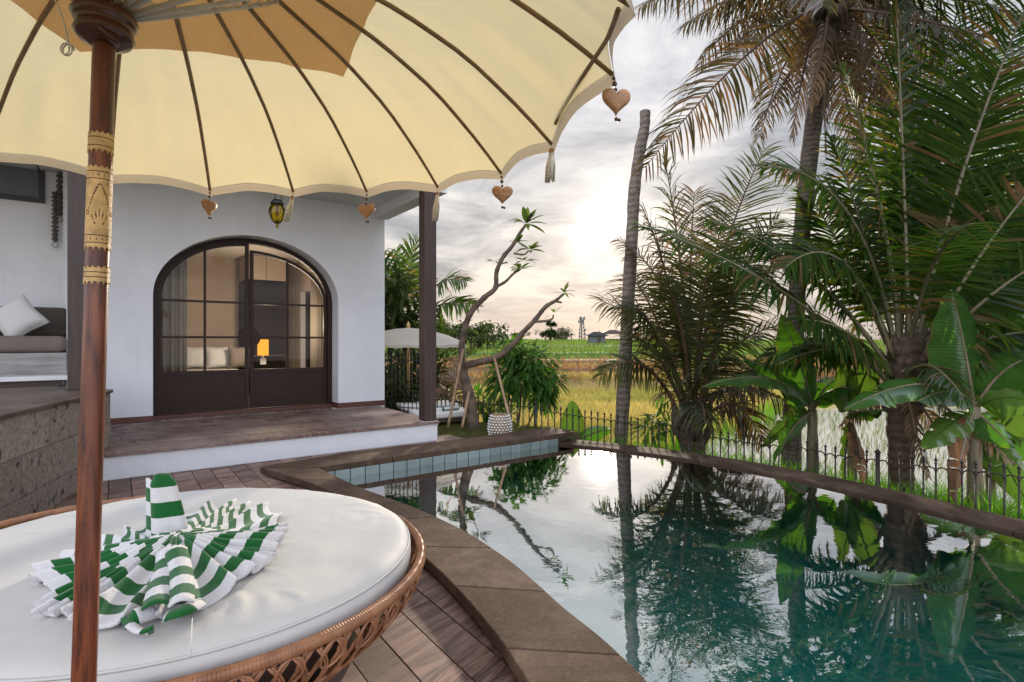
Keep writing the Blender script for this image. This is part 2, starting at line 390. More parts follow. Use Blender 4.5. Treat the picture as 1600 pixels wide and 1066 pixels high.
def M_water(name, ior, tint, bs, bd, scale):
    m, nt, out = newmat(name)
    v = coords(nt, .4, (1, 1.0, 1))
    n = noise(nt, v, scale, 3, .5, .3); n2 = noise(nt, v, scale * .28, 2, .5)
    n3 = noise(nt, coords(nt), .55, 2)
    amp = ramp(nt, n3, [(.35, (.25, .25, .25)), (.65, (1, 1, 1))])
    ad = nd(nt, 'ShaderNodeMath', operation='MULTIPLY_ADD'); L(nt, n2, ad.inputs[0]); ad.inputs[1].default_value = 2.2; L(nt, n, ad.inputs[2])
    mu = nd(nt, 'ShaderNodeMath', operation='MULTIPLY'); L(nt, ad.outputs[0], mu.inputs[0]); L(nt, amp, mu.inputs[1])
    bn = bump(nt, mu.outputs[0], bs, bd)
    t = nd(nt, 'ShaderNodeBsdfTransparent'); t.inputs[0].default_value = c4(tint)
    g = nd(nt, 'ShaderNodeBsdfGlossy'); g.inputs['Roughness'].default_value = .012; L(nt, bn, g.inputs['Normal'])
    lw = nd(nt, 'ShaderNodeLayerWeight'); lw.inputs[0].default_value = .5; L(nt, bn, lw.inputs['Normal'])
    f = nd(nt, 'ShaderNodeMath', operation='MULTIPLY_ADD', use_clamp=True); L(nt, lw.outputs['Facing'], f.inputs[0]); f.inputs[1].default_value = ior; f.inputs[2].default_value = .03
    mx = nd(nt, 'ShaderNodeMixShader'); L(nt, f.outputs[0], mx.inputs[0]); L(nt, t.outputs[0], mx.inputs[1]); L(nt, g.outputs[0], mx.inputs[2])
    L(nt, mx.outputs[0], out.inputs[0]); return m
M['water'] = M_water('pool water', 1.22, (.74, .97, .95), .085, .010, 9)
M['paddy'] = M_water('paddy water', 1.05, (.6, .6, .5), .10, .02, 6)
M['mud'] = M_simple('paddy mud', (.10, .085, .055), .7, .3, 3)
def M_stone():
    m, nt, out = newmat('pitted volcanic stone blocks'); b = nd(nt, 'ShaderNodeBsdfPrincipled')
    v = nd(nt, 'ShaderNodeUVMap').outputs[0]
    br = nd(nt, 'ShaderNodeTexBrick'); L(nt, v, br.inputs['Vector'])
    br.inputs['Color1'].default_value = c4((.22, .185, .155)); br.inputs['Color2'].default_value = c4((.33, .28, .235)); br.inputs['Mortar'].default_value = c4((.14, .12, .10))
    br.inputs['Scale'].default_value = 1; br.inputs['Mortar Size'].default_value = .006; br.inputs['Brick Width'].default_value = .9; br.inputs['Row Height'].default_value = .30
    w = coords(nt)
    vo = nd(nt, 'ShaderNodeTexVoronoi'); vo.inputs['Scale'].default_value = 22; L(nt, w, vo.inputs['Vector'])
    n = noise(nt, w, 26, 6, .7); n1 = noise(nt, w, 9, 5, .7)
    pits = ramp(nt, n1, [(.57, (0, 0, 0)), (.64, (1, 1, 1))])
    c = mixc(nt, 1, br.outputs[0], ramp(nt, n, [(.25, (.45, .43, .42)), (.75, (1.5, 1.45, 1.4))]), 'MULTIPLY')
    c = mixc(nt, pits, c, (.035, .030, .028))
    L(nt, c, b.inputs['Base Color']); b.inputs['Roughness'].default_value = .8
    L(nt, bump(nt, n, .6, .02), b.inputs['Normal']); L(nt, b.outputs[0], out.inputs[0]); return m
M['stone'] = M_stone()
M['grey_bench'] = M_simple('grey washed timber', (.30, .28, .26), .6, .3, 8, .15, 40, stretch=(.3, .3, 4), var2=(.42, .40, .38))
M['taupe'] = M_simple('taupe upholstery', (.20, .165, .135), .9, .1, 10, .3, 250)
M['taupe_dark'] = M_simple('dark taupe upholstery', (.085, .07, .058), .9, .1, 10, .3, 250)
M['white_fab'] = M_cloth('white cotton', (.80, .79, .77), .1, .05, .5, 7)
M['curtain'] = M_cloth('beige curtain', (.55, .47, .38), .25, .06, .1)
M['white_lac'] = M_simple('white painted wood', (.72, .72, .72), .4, .06)
def M_cushion():
    m, nt, out = newmat('white outdoor cushion'); b = nd(nt, 'ShaderNodeBsdfPrincipled'); v = coords(nt)
    n = noise(nt, v, 1.5, 4); c = ramp(nt, n, [(.3, (.50, .485, .46)), (.7, (.57, .557, .535))])
    L(nt, c, b.inputs['Base Color']); b.inputs['Roughness'].default_value = .62
    n1 = noise(nt, v, 2.2, 2, .4, .6); n2 = noise(nt, coords(nt, .6, (1, .35, 1)), 9, 2, .4, .3)
    mk = ramp(nt, noise(nt, v, 1.8, 2), [(.48, (0, 0, 0)), (.62, (1, 1, 1))])
    mu = nd(nt, 'ShaderNodeMath', operation='MULTIPLY'); L(nt, n2, mu.inputs[0]); L(nt, mk, mu.inputs[1])
    ad = nd(nt, 'ShaderNodeMath', operation='MULTIPLY_ADD'); L(nt, mu.outputs[0], ad.inputs[0]); ad.inputs[1].default_value = .4; L(nt, n1, ad.inputs[2])
    L(nt, bump(nt, ad.outputs[0], .5, .05), b.inputs['Normal']); L(nt, b.outputs[0], out.inputs[0]); return m
M['cushion'] = M_cushion()
def M_rattan():
    m, nt, out = newmat('woven rattan'); b = nd(nt, 'ShaderNodeBsdfPrincipled'); v = coords(nt)
    n = noise(nt, v, 9, 4); c = ramp(nt, n, [(.3, (.20, .085, .04)), (.7, (.42, .20, .10))])
    L(nt, c, b.inputs['Base Color']); b.inputs['Roughness'].default_value = .4
    L(nt, b.outputs[0], out.inputs[0]); return m
M['rattan'] = M_rattan()
def M_towel():
    m, nt, out = newmat('striped terry towel'); b = nd(nt, 'ShaderNodeBsdfPrincipled')
    uv = nd(nt, 'ShaderNodeUVMap').outputs[0]; sx = nd(nt, 'ShaderNodeSeparateXYZ'); L(nt, uv, sx.inputs[0])
    fr = nd(nt, 'ShaderNodeMath', operation='FRACT'); L(nt, sx.outputs[0], fr.inputs[0])
    gt = nd(nt, 'ShaderNodeMath', operation='GREATER_THAN'); L(nt, fr.outputs[0], gt.inputs[0]); gt.inputs[1].default_value = .5
    v = coords(nt); n = noise(nt, v, 320, 2)
    c = mixc(nt, gt.outputs[0], (.74, .73, .75), (.012, .125, .028))
    c = mixc(nt, 1, c, ramp(nt, n, [(.25, (.7, .7, .7)), (.7, (1, 1, 1))]), 'MULTIPLY')
    L(nt, c, b.inputs['Base Color']); b.inputs['Roughness'].default_value = .95; b.inputs['Specular IOR Level'].default_value = .1
    b.inputs['Sheen Weight'].default_value = .3
    L(nt, bump(nt, n, .5, .004), b.inputs['Normal']); L(nt, b.outputs[0], out.inputs[0]); return m
M['towel'] = M_towel()
M['palm_a'] = M_leaf('old palm leaflets', (.036, .038, .014), (.095, .078, .034), .40, .06, (1.5, 1.3, .6), brown=.16)
M['palm_b'] = M_leaf('deep green palm leaflets', (.014, .036, .009), (.055, .098, .016), .50, .03, (2.5, 2.6, .5), brown=-.12)
M['palm_c'] = M_leaf('olive palm leaflets', (.034, .044, .016), (.088, .096, .036), .42, .05, (1.8, 1.8, .6), brown=.0)
M['dead'] = M_leaf('dry palm leaflets', (.13, .085, .05), (.26, .19, .12), .3, .05, (1.2, 1, .7))
M['rachis'] = M_simple('palm rachis', (.13, .11, .06), .5, .3, 10)
M['rachis_b'] = M_simple('brown palm rachis', (.13, .075, .045), .5, .3, 10)
M['banana'] = M_leaf('banana leaf', (.032, .090, .018), (.066, .150, .028), .50, .05, (2.2, 2.5, .5), .38, veins=True)
M['banana_y'] = M_leaf('pale young banana leaf', (.075, .15, .025), (.125, .21, .038), .45, .05, (1.1, 1.2, .45), .4, veins=True)
M['banana_d'] = M_leaf('dry banana leaf', (.10, .055, .034), (.20, .115, .065), .4, .03, (1.3, 1.0, .6), .5, veins=True)
M['bstem'] = M_simple('banana stem', (.16, .15, .075), .55, .45, 5, .2, 40, stretch=(3, 3, .5), var2=(.24, .17, .11))
def M_trunk(name, c1, c2, rings=30):
    m, nt, out = newmat(name); b = nd(nt, 'ShaderNodeBsdfPrincipled'); v = coords(nt)
    w = nd(nt, 'ShaderNodeTexWave', bands_direction='Z'); w.inputs['Scale'].default_value = rings / 6.28; w.inputs['Distortion'].default_value = 4; w.inputs['Detail'].default_value = 3; w.inputs['Detail Scale'].default_value = 3
    L(nt, v, w.inputs['Vector'])
    n = noise(nt, coords(nt, 0, (1, 1, .25)), 14, 6, .65)
    s = nd(nt, 'ShaderNodeMath', operation='MULTIPLY_ADD'); L(nt, w.outputs['Fac'], s.inputs[0]); s.inputs[1].default_value = .35; L(nt, n, s.inputs[2])
    L(nt, ramp(nt, s.outputs[0], [(.3, c1), (.9, c2)]), b.inputs['Base Color']); b.inputs['Roughness'].default_value = .8
    L(nt, bump(nt, s.outputs[0], .6, .03), b.inputs['Normal']); L(nt, b.outputs[0], out.inputs[0]); return m
M['trunk'] = M_trunk('coconut trunk', (.050, .038, .030), (.16, .125, .10))
M['trunk_c'] = M_trunk('weathered grey trunk', (.075, .058, .046), (.235, .19, .155), 20)
M['trunk_b'] = M_trunk('fibrous palm trunk', (.035, .020, .013), (.115, .070, .046), 18)
M['bark'] = M_trunk('grey brown bark', (.055, .038, .026), (.17, .12, .085), 8)
M['frangi'] = M_leaf('frangipani leaf', (.06, .085, .022), (.13, .16, .04), .45, .06)
M['bush'] = M_leaf('bright bush leaf', (.035, .095, .018), (.095, .18, .038), .45, .08)
M['farleaf'] = M_leaf('far tree leaf', (.030, .045, .016), (.065, .085, .028), .3, .04)
M['bamboo'] = M_simple('bamboo stake', (.36, .23, .13), .5, .25, 6)
M['iron'] = M_simple('dark wrought iron', (.018, .010, .008), .45, .3, 20, .1)
M['iron_b'] = M_simple('black wrought iron', (.012, .012, .014), .45, .3, 20, .1)
M['ochre'] = M_simple('roof tile ochre', (.20, .15, .10), .8)
M['grey'] = M_simple('galvanised grey', (.11, .11, .12), .6)
M['ylw'] = None
def M_yglass():
    m, nt, out = newmat('amber lantern glass')
    t = nd(nt, 'ShaderNodeBsdfTransparent'); t.inputs[0].default_value = (1, .86, .05, 1)
    tl = nd(nt, 'ShaderNodeBsdfTranslucent'); tl.inputs[0].default_value = (1, .82, .02, 1)
    g = nd(nt, 'ShaderNodeBsdfGlossy'); g.inputs['Roughness'].default_value = .03
    m1 = nd(nt, 'ShaderNodeMixShader'); m1.inputs[0].default_value = .35; L(nt, t.outputs[0], m1.inputs[1]); L(nt, tl.outputs[0], m1.inputs[2])
    f = nd(nt, 'ShaderNodeFresnel'); f.inputs[0].default_value = 1.5
    mx = nd(nt, 'ShaderNodeMixShader'); L(nt, f.outputs[0], mx.inputs[0]); L(nt, m1.outputs[0], mx.inputs[1]); L(nt, g.outputs[0], mx.inputs[2]); L(nt, mx.outputs[0], out.inputs[0]); return m
M['ylw'] = M_yglass()
def M_emit(name, col, s):
    m, nt, out = newmat(name); e = nd(nt, 'ShaderNodeEmission'); e.inputs[0].default_value = c4(col); e.inputs[1].default_value = s
    L(nt, e.outputs[0], out.inputs[0]); return m
M['lampshade'] = M_emit('lit lamp shade', (1, .36, .035), 1.15)
def M_grass(name, lo, hi, trans=.4, patch=None):
    return M_leaf(name, lo, hi, trans, .02, (1.4, 1.5, .6), .6, patch=patch)
M['rice_gold'] = M_grass('ripe stubble', (.42, .33, .12), (.66, .50, .25), patch=(.24, .25, .075))
M['rice_red'] = M_grass('reddish crop', (.26, .12, .065), (.43, .225, .12))
M['rice_green'] = M_grass('green rice', (.10, .19, .035), (.19, .29, .065), patch=(.21, .25, .08))
M['rice_dark'] = M_grass('dark bank grass', (.05, .075, .02), (.11, .12, .04), patch=(.16, .10, .05))
M['weed'] = M_grass('bright weeds', (.09, .24, .02), (.20, .40, .04))
M['seedling'] = M_grass('rice seedlings', (.10, .17, .03), (.20, .27, .06))
M['lawn'] = M_grass('lawn blades', (.075, .09, .022), (.16, .15, .05), .3)
M['lawn_soil'] = M_simple('lawn soil', (.085, .080, .035), .9, .4, 6, .4, 30)
def M_terrain():
    m, nt, out = newmat('field ground'); b = nd(nt, 'ShaderNodeBsdfPrincipled')
    v = coords(nt); sx = nd(nt, 'ShaderNodeSeparateXYZ'); L(nt, v, sx.inputs[0])
    n0 = noise(nt, v, .25, 3)
    ad = nd(nt, 'ShaderNodeMath', operation='MULTIPLY_ADD'); L(nt, n0, ad.inputs[0]); ad.inputs[1].default_value = 3; L(nt, sx.outputs[1], ad.inputs[2])
    mr = nd(nt, 'ShaderNodeMapRange'); mr.inputs[1].default_value = 0; mr.inputs[2].default_value = 100; L(nt, ad.outputs[0], mr.inputs[0])
    g = (.11, .19, .04)
    c = ramp(nt, mr.outputs[0], [(.08, (.10, .13, .03)), (.13, (.46, .36, .15)), (.25, (.44, .35, .15)), (.28, (.22, .125, .07)), (.33, (.22, .15, .08)), (.36, g), (1, (.10, .16, .03))])
    n = noise(nt, v, 1.6, 6, .7)
    c = mixc(nt, 1, c, ramp(nt, n, [(.25, (.55, .6, .5)), (.75, (1.25, 1.2, 1.2))]), 'MULTIPLY')
    L(nt, c, b.inputs['Base Color']); b.inputs['Roughness'].default_value = .9; b.inputs['Specular IOR Level'].default_value = .1
    L(nt, b.outputs[0], out.inputs[0]); return m
M['terrain'] = M_terrain()

# ------------------------------------------------------------------ camera, sun, sky
cam = bpy.data.cameras.new('camera'); cam.sensor_width = 36; cam.lens = F / 1600 * 36
cam.clip_start = .05; cam.clip_end = 3000
co = bpy.data.objects.new('camera', cam); COL.objects.link(co); co.location = (0, 0, H); co.rotation_euler = (R(90), 0, 0); sc.camera = co
SD = V((140 / F, 1, 188 / F)).normalized()
ELEV = math.asin(SD.z); AZ = math.atan2(SD.x, SD.y)
sl = bpy.data.lights.new('sun', 'SUN'); sl.energy = 3.4; sl.angle = R(2.0); sl.color = (1, .86, .68)
so = bpy.data.objects.new('sun', sl); COL.objects.link(so); so.rotation_euler = (-SD).to_track_quat('-Z', 'Y').to_euler(); so.location = SD * 300
wd = bpy.data.worlds.new('World'); sc.world = wd; wd.use_nodes = True
def make_world():
    nt = wd.node_tree; nt.nodes.clear()
    out = nd(nt, 'ShaderNodeOutputWorld'); bg = nd(nt, 'ShaderNodeBackground'); bg.inputs[1].default_value = .1
    sky = nd(nt, 'ShaderNodeTexSky', sky_type='NISHITA'); sky.sun_disc = False; sky.sun_elevation = ELEV; sky.sun_rotation = AZ
    sky.air_density = 1.2; sky.dust_density = 2.0
    d = nd(nt, 'ShaderNodeTexCoord').outputs['Generated']
    sx = nd(nt, 'ShaderNodeSeparateXYZ'); L(nt, d, sx.inputs[0])
    az = nd(nt, 'ShaderNodeMath', operation='MAXIMUM'); L(nt, sx.outputs[2], az.inputs[0]); az.inputs[1].default_value = 0
    zz = nd(nt, 'ShaderNodeMath', operation='ADD'); L(nt, az.outputs[0], zz.inputs[0]); zz.inputs[1].default_value = .16
    cmb = nd(nt, 'ShaderNodeCombineXYZ')
    for k in (0, 1):
        dv = nd(nt, 'ShaderNodeMath', operation='DIVIDE'); L(nt, sx.outputs[k], dv.inputs[0]); L(nt, zz.outputs[0], dv.inputs[1]); L(nt, dv.outputs[0], cmb.inputs[k])
    n1 = noise(nt, cmb.outputs[0], 1.5, 10, .64, .5); n2 = noise(nt, cmb.outputs[0], .55, 4, .5, .2)
    mp = nd(nt, 'ShaderNodeMath', operation='MULTIPLY_ADD'); L(nt, n2, mp.inputs[0]); mp.inputs[1].default_value = .6; L(nt, n1, mp.inputs[2])
    K = 10.0
    def k(c, s=1): return tuple(x * K * s for x in c)
    cl = nd(nt, 'ShaderNodeValToRGB'); el = cl.color_ramp.elements
    stops = [(.0, (.68, .678, .675)), (.42, (.60, .60, .605)), (.52, (.42, .44, .485)), (.64, (.22, .25, .305))]
    while len(el) < 4: el.new(.5)
    for e, (p, c) in zip(el, stops): e.position = p; e.color = c4(c)
    sb = nd(nt, 'ShaderNodeMath', operation='SUBTRACT'); L(nt, mp.outputs[0], sb.inputs[0]); sb.inputs[1].default_value = .28; L(nt, sb.outputs[0], cl.inputs[0])
    # warm veil low down
    hz = nd(nt, 'ShaderNodeMapRange'); hz.inputs[1].default_value = 0; hz.inputs[2].default_value = .40; hz.inputs[3].default_value = 1; hz.inputs[4].default_value = 0; L(nt, sx.outputs[2], hz.inputs[0])
    c = mixc(nt, 1, cl.outputs[0], ramp(nt, hz.outputs[0], [(0, (.99, 1, 1.03)), (.6, (1.04, .98, .90)), (1, (.98, .86, .76))]), 'MULTIPLY')
    vl = mixc(nt, ramp(nt, hz.outputs[0], [(.70, (0, 0, 0)), (.97, (.75, .75, .75))]), c, (.47, .405, .37))
    # brightness around the veiled sun, and extra sky brightness opposite it, added as fill
    dt = nd(nt, 'ShaderNodeVectorMath', operation='DOT_PRODUCT'); L(nt, d, dt.inputs[0]); dt.inputs[1].default_value = SD
    def lobe(p, a):
        x = nd(nt, 'ShaderNodeMath', operation='MAXIMUM'); L(nt, dt.outputs['Value'], x.inputs[0]); x.inputs[1].default_value = 0
        y = nd(nt, 'ShaderNodeMath', operation='POWER'); L(nt, x.outputs[0], y.inputs[0]); y.inputs[1].default_value = p
        z = nd(nt, 'ShaderNodeMath', operation='MULTIPLY'); L(nt, y.outputs[0], z.inputs[0]); z.inputs[1].default_value = a; return z.outputs[0]
    def addl(a, b, col):
        m = nd(nt, 'ShaderNodeVectorMath', operation='SCALE'); m.inputs[0].default_value = col; L(nt, b, m.inputs['Scale'])
        s = nd(nt, 'ShaderNodeVectorMath', operation='ADD'); L(nt, a, s.inputs[0]); L(nt, m.outputs[0], s.inputs[1]); return s.outputs[0]
    g = addl(vl, lobe(12, .15), (1, .89, .76)); g = addl(g, lobe(90, .06), (1, .92, .82)); g = addl(g, lobe(600, .22), (1, .95, .86)); g = addl(g, lobe(3600, 2.0), (1, .96, .88))
    bk = nd(nt, 'ShaderNodeMapRange'); bk.inputs[1].default_value = .55; bk.inputs[2].default_value = -.5; bk.inputs[3].default_value = 1; bk.inputs[4].default_value = 3.8
    L(nt, dt.outputs['Value'], bk.inputs[0])
    sc1 = nd(nt, 'ShaderNodeVectorMath', operation='SCALE'); L(nt, g, sc1.inputs[0]); L(nt, bk.outputs[0], sc1.inputs['Scale'])
    bt = ramp(nt, dt.outputs['Value'], [(0, (.96, .99, 1.06)), (.7, (1, 1, 1))]); bm = mixc(nt, 1, sc1.outputs[0], bt, 'MULTIPLY')
    sc2 = nd(nt, 'ShaderNodeVectorMath', operation='SCALE'); L(nt, bm, sc2.inputs[0]); sc2.inputs['Scale'].default_value = K
    fin = mixc(nt, .97, sky.outputs[0], (0, 0, 0)); mm = fin.node; L(nt, sc2.outputs[0], mm.inputs[7])
    L(nt, fin, bg.inputs[0]); L(nt, bg.outputs[0], out.inputs[0])
make_world()
sc.view_settings.view_transform = 'Standard'; sc.view_settings.look = 'None'; sc.view_settings.exposure = 0.40; sc.view_settings.gamma = 1
cy = sc.cycles
cy.max_bounces = 8; cy.transparent_max_bounces = 16; cy.diffuse_bounces = 3; cy.glossy_bounces = 4; cy.caustics_reflective = False; cy.caustics_refractive = False
cy.sample_clamp_indirect = 6; cy.use_denoising = True

# ------------------------------------------------------------------ ground and fields
STEPS = [(26, .50), (28.6, .34), (31.5, .30), (36, .32), (60, .30), (95, .30), (150, .2)]
def gh(x, y):
    z = -.88
    yy = y + 1.2 * math.sin(x * .11 + 1) + .5 * math.sin(x * .43) - (max(0, x - 6)) * .12
    for Y0, dz in STEPS:
        k = (yy - Y0) / .5
        z += dz * min(1, max(0, k))
    return z
def ghn(x, y): return np.array([gh(a, b) for a, b in zip(x, y)])
mb = MB()
ys = [-30, -10, 0, 5, 10, 15, 20, 23] + [24 + .35 * i for i in range(60)] + [46 + i * 1.0 for i in range(20)] + [68 + 3 * i for i in range(12)] + [106, 112, 120, 130, 140, 146, 149, 150, 151, 153, 156, 160, 180, 220, 300, 500, 900, 1800]
xs = [-1500, -700, -300, -150, -90, -60, -45] + [-36 + 2.0 * i for i in range(50)] + [66, 75, 90, 120, 180, 300, 700, 1500]
mb.grid(lambda i, j: (xs[i], ys[j], gh(xs[i], ys[j])), len(xs), len(ys))
struct('ground', mb, M['terrain'])

def blades(name, m, pts, h, w, lean, seed, kind='stuff'):
    """many thin upright grass blades: pts Nx3"""
    rs = np.random.RandomState(seed); n = len(pts)
    a = rs.rand(n) * 2 * np.pi; ll = lean * (rs.rand(n) * .8 + .2) * h; b = rs.rand(n) * 2 * np.pi
    d = np.stack([np.cos(a), np.sin(a), np.zeros(n)], 1) * (w / 2)[:, None]
    off = np.stack([np.cos(b), np.sin(b), np.zeros(n)], 1) * ll[:, None]
    up = np.array([0, 0, 1.0])[None] * h[:, None]
    v = np.empty((n, 5, 3)); v[:, 0] = pts - d; v[:, 1] = pts + d
    v[:, 2] = pts + d * .8 + off * .35 + up * .6; v[:, 3] = pts - d * .8 + off * .35 + up * .6; v[:, 4] = pts + off + up * .98
    base = (np.arange(n) * 5)[:, None]
    me = bpy.data.meshes.new(name)
    loops = np.concatenate([base + np.array([[0, 1, 2, 3]]), base + np.array([[3, 2, 4]])], 1).ravel()
    me.vertices.add(n * 5); me.vertices.foreach_set('co', v.ravel())
    me.loops.add(len(loops)); me.loops.foreach_set('vertex_index', loops.astype(np.int32))
    st = np.stack([np.arange(n) * 7, np.arange(n) * 7 + 4], 1).ravel()
    me.polygons.add(n * 2); me.polygons.foreach_set('loop_start', st.astype(np.int32))
    me.update(calc_edges=True); me.validate(); me.materials.append(m)
    o = bpy.data.objects.new(name, me); COL.objects.link(o); o['kind'] = kind
    return o
def scatter(n, x0, x1, y0, y1, seed, test=None):
    rs = np.random.RandomState(seed); x = x0 + rs.rand(n) * (x1 - x0); y = y0 + rs.rand(n) * (y1 - y0)
    if test is not None:
        k = test(x, y); x = x[k]; y = y[k]
    return x, y
def bund(x): return 11.0 + (x - 3.77) * 6 / 4.73            # left edge of the flooded paddy
def stuffgrass(name, label, cat, m, n, x0, x1, y0, y1, hh, ww, lean, seed, test=None):
    x, y = scatter(n, x0, x1, y0, y1, seed, test); z = ghn(x, y)
    rs = np.random.RandomState(seed + 1); k = len(x)
    o = blades(name, m, np.stack([x, y, z - .02], 1), hh * (.6 + .6 * rs.rand(k)), ww * (.6 + .8 * rs.rand(k)), lean, seed + 2)
    return tag(o, label, cat)
stuffgrass('stubble_grass', 'golden ripe stubble covering the flat field behind the spiked fence', 'grass', M['rice_gold'], 60000, -9, 16, 9.5, 26, .34, .022, .9, 21,
           lambda x, y: (y > bund(x) + .6) & ~((x < .9) & (y < 10.6)) & (np.abs(x) < y * .95))
def banded(a, b):
    def f(x, y):
        yy = y + 1.2 * np.sin(x * .11 + 1) + .5 * np.sin(x * .43) - np.maximum(0, x - 6) * .12
        return (yy > a) & (yy < b)
    return f
stuffgrass('rust_crop', 'rust brown crop standing along the terrace edges', 'crop', M['rice_red'], 30000, -16, 24, 23, 36, .34, .030, .35, 31,
           lambda x, y: banded(26.2, 27.6)(x, y) | banded(28.8, 30.2)(x, y) | banded(31.7, 32.4)(x, y))
stuffgrass('dry_grass', 'pale straw grass between the rust coloured crop strips', 'grass', M['rice_gold'], 14000, -16, 24, 24, 38, .30, .03, .7, 37,
           lambda x, y: banded(27.6, 28.6)(x, y) | banded(30.2, 31.5)(x, y))
stuffgrass('green_rice', 'bright green rice on the terraces below the horizon', 'rice', M['rice_green'], 45000, -30, 46, 33, 75, .24, .05, .6, 41, lambda x, y: banded(32.4, 75)(x, y))
stuffgrass('bank_grass', 'dark rough grass along the edges of the green terraces', 'grass', M['rice_dark'], 60000, -34, 50, 34, 100, .38, .05, .5, 53,
           lambda x, y: banded(36.0, 36.9)(x, y) | banded(40.8, 41.8)(x, y) | banded(49, 49.8)(x, y) | banded(59.8, 61)(x, y) | banded(73, 74)(x, y) | banded(94.6, 96.4)(x, y))
stuffgrass('far_rice', 'green rice field reaching the huts on the skyline', 'rice', M['rice_green'], 16000, -60, 80, 75, 160, .6, .16, .6, 47)
# flooded paddy
PW = [(2.7, 9.2), (3.77, 11.0), (8.5, 17.0), (14, 17.6), (24, 18), (24, 2), (6, 2), (5.4, 4.0), (4.7, 5.6), (3.6, 7.2)]
mb = MB(); mb.face(*[mb.vert((x, y, -.80)) for x, y in PW]); struct('paddy_water', mb, M['paddy'], smooth=False)
mb = MB(); mb.face(*[mb.vert((x, y, -.86)) for x, y in PW]); struct('paddy_bed', mb, M['mud'], smooth=False)
def in_poly(poly):
    px = [p[0] for p in poly]; py = [p[1] for p in poly]
    def f(x, y):
        r = np.zeros(len(x), bool); n = len(px)
        for i in range(n):
            x0, y0, x1, y1 = px[i], py[i], px[i - 1], py[i - 1]
            c = ((y0 > y) != (y1 > y)) & (x < (x1 - x0) * (y - y0) / (y1 - y0 + 1e-12) + x0)
            r ^= c
        return r
    return f
inpad = in_poly(PW)
gx, gy = np.meshgrid(np.arange(1, 20, .24), np.arange(3, 17.5, .27)); gx = gx.ravel() + nrs.normal(0, .05, gx.size); gy = gy.ravel() + nrs.normal(0, .05, gy.size)
k = inpad(gx, gy); gx = np.repeat(gx[k], 5); gy = np.repeat(gy[k], 5)
n = len(gx); gx = gx + nrs.normal(0, .022, n); gy = gy + nrs.normal(0, .022, n)
tag(blades('rice_seedlings', M['seedling'], np.stack([gx, gy, np.full(n, -.84)], 1), .11 + .10 * nrs.rand(n), .006 + .005 * nrs.rand(n), .8, 5), 'young rice seedlings planted in rows in the flooded paddy', 'seedlings')
x, y = scatter(16000, 1.5, 16, 7.5, 24, 61, lambda x, y: (np.abs(y - bund(x) - .3) < .75 + .3 * np.sin(x * 3)))
n = len(x); tag(blades('bund_grass', M['weed'], np.stack([x, y, np.full(n, -.88)], 1), .22 + .25 * nrs.rand(n), .015 + .012 * nrs.rand(n), .7, 62), 'light green grass along the bank of the flooded paddy', 'grass')

# ------------------------------------------------------------------ pool
def xy(px, py, z):
    Y = F * (H - z) / (py - CY); return V(((px - CX) / F * Y, Y, 0))
zc = .08
OUT_L = [xy(*p, zc) for p in ((406, 730), (500, 760), (560, 796), (624, 832), (656, 864), (696, 900), (740, 948), (776, 992), (804, 1032), (824, 1066))] + [V((.13, 1.72, 0)), V((.22, 1.2, 0)), V((.27, .6, 0)), V((.28, -.6, 0)), V((.25, -2.2, 0))]
IN_L = [xy(*p, zc) for p in ((498, 731), (560, 760), (640, 790), (720, 826), (792, 872), (840, 912), (880, 948), (940, 996), (996, 1048), (1012, 1066))] + [V((.57, 1.72, 0)), V((.66, 1.2, 0)), V((.71, .6, 0)), V((.72, -.6, 0)), V((.69, -2.2, 0))]
OUT_L = catmull(OUT_L, 6); IN_L = catmull(IN_L, 6)
zr = .05
IN_R = [xy(872, 683, zr), xy(900, 692, zr), xy(1000, 706, zr), xy(1119, 722.5, zr), xy(1220, 742, zr), xy(1337, 767, zr), xy(1470, 800, zr), xy(1600, 834, zr)]
# smooth curve fitted through those
IN_R = [V((.62, 7.39, 0)), V((1.30, 7.0, 0)), V((2.05, 6.43, 0)), V((2.68, 5.75, 0)), V((3.10, 5.12, 0)), V((3.43, 4.48, 0)), V((3.70, 3.86, 0)), V((3.95, 3.0, 0)), V((4.3, 1.5, 0)), V((4.5, 0, 0)), V((4.6, -2.2, 0))]
IN_R = catmull(IN_R, 6)
def offset(poly, d):
    out = []
    for i, p in enumerate(poly):
        T = poly[min(i + 1, len(poly) - 1)] - poly[max(i - 1, 0)]; T.normalize()
        out.append(p + V((-T.y, T.x, 0)) * d)
    return out
OUT_R = offset(IN_R, .37)
far_a = IN_L[0]; far_b = IN_R[0]
POOL = [tuple(p[:2]) for p in IN_L[::-1]] + [tuple(p[:2]) for p in IN_R]           # ring: left edge up, then right edge back
ZW = -.062; ZB = -.74
mb = MB(); mb.face(*[mb.vert((p[0], p[1], ZW)) for p in POOL][::-1]); struct('pool_water', mb, M['water'], smooth=False)
mb = MB(); mb.face(*[mb.vert((p[0], p[1], ZB)) for p in POOL][::-1]); struct('pool_floor', mb, M['pooltile'], smooth=False)
def wall_ribbon(name, pts, z0, z1, m):
    mb = MB(); s = 0
    for a, b in zip(pts, pts[1:]):
        l = (V((b[0], b[1], 0)) - V((a[0], a[1], 0))).length
        i = [mb.vert((a[0], a[1], z0)), mb.vert((b[0], b[1], z0)), mb.vert((b[0], b[1], z1)), mb.vert((a[0], a[1], z1))]
        f = mb.face(*i); mb.uv[f] = [(s, z0), (s + l, z0), (s + l, z1), (s, z1)]; s += l
    return struct(name, mb, m, smooth=False)
wall_ribbon('pool_wall', [tuple(p[:2]) for p in IN_L[::-1]] + [tuple(IN_R[0][:2])], ZB, .017, M['poolwall']); wall_ribbon('pool_wall', [tuple(p[:2]) for p in IN_R], ZB, -.086, M['poolwall'])
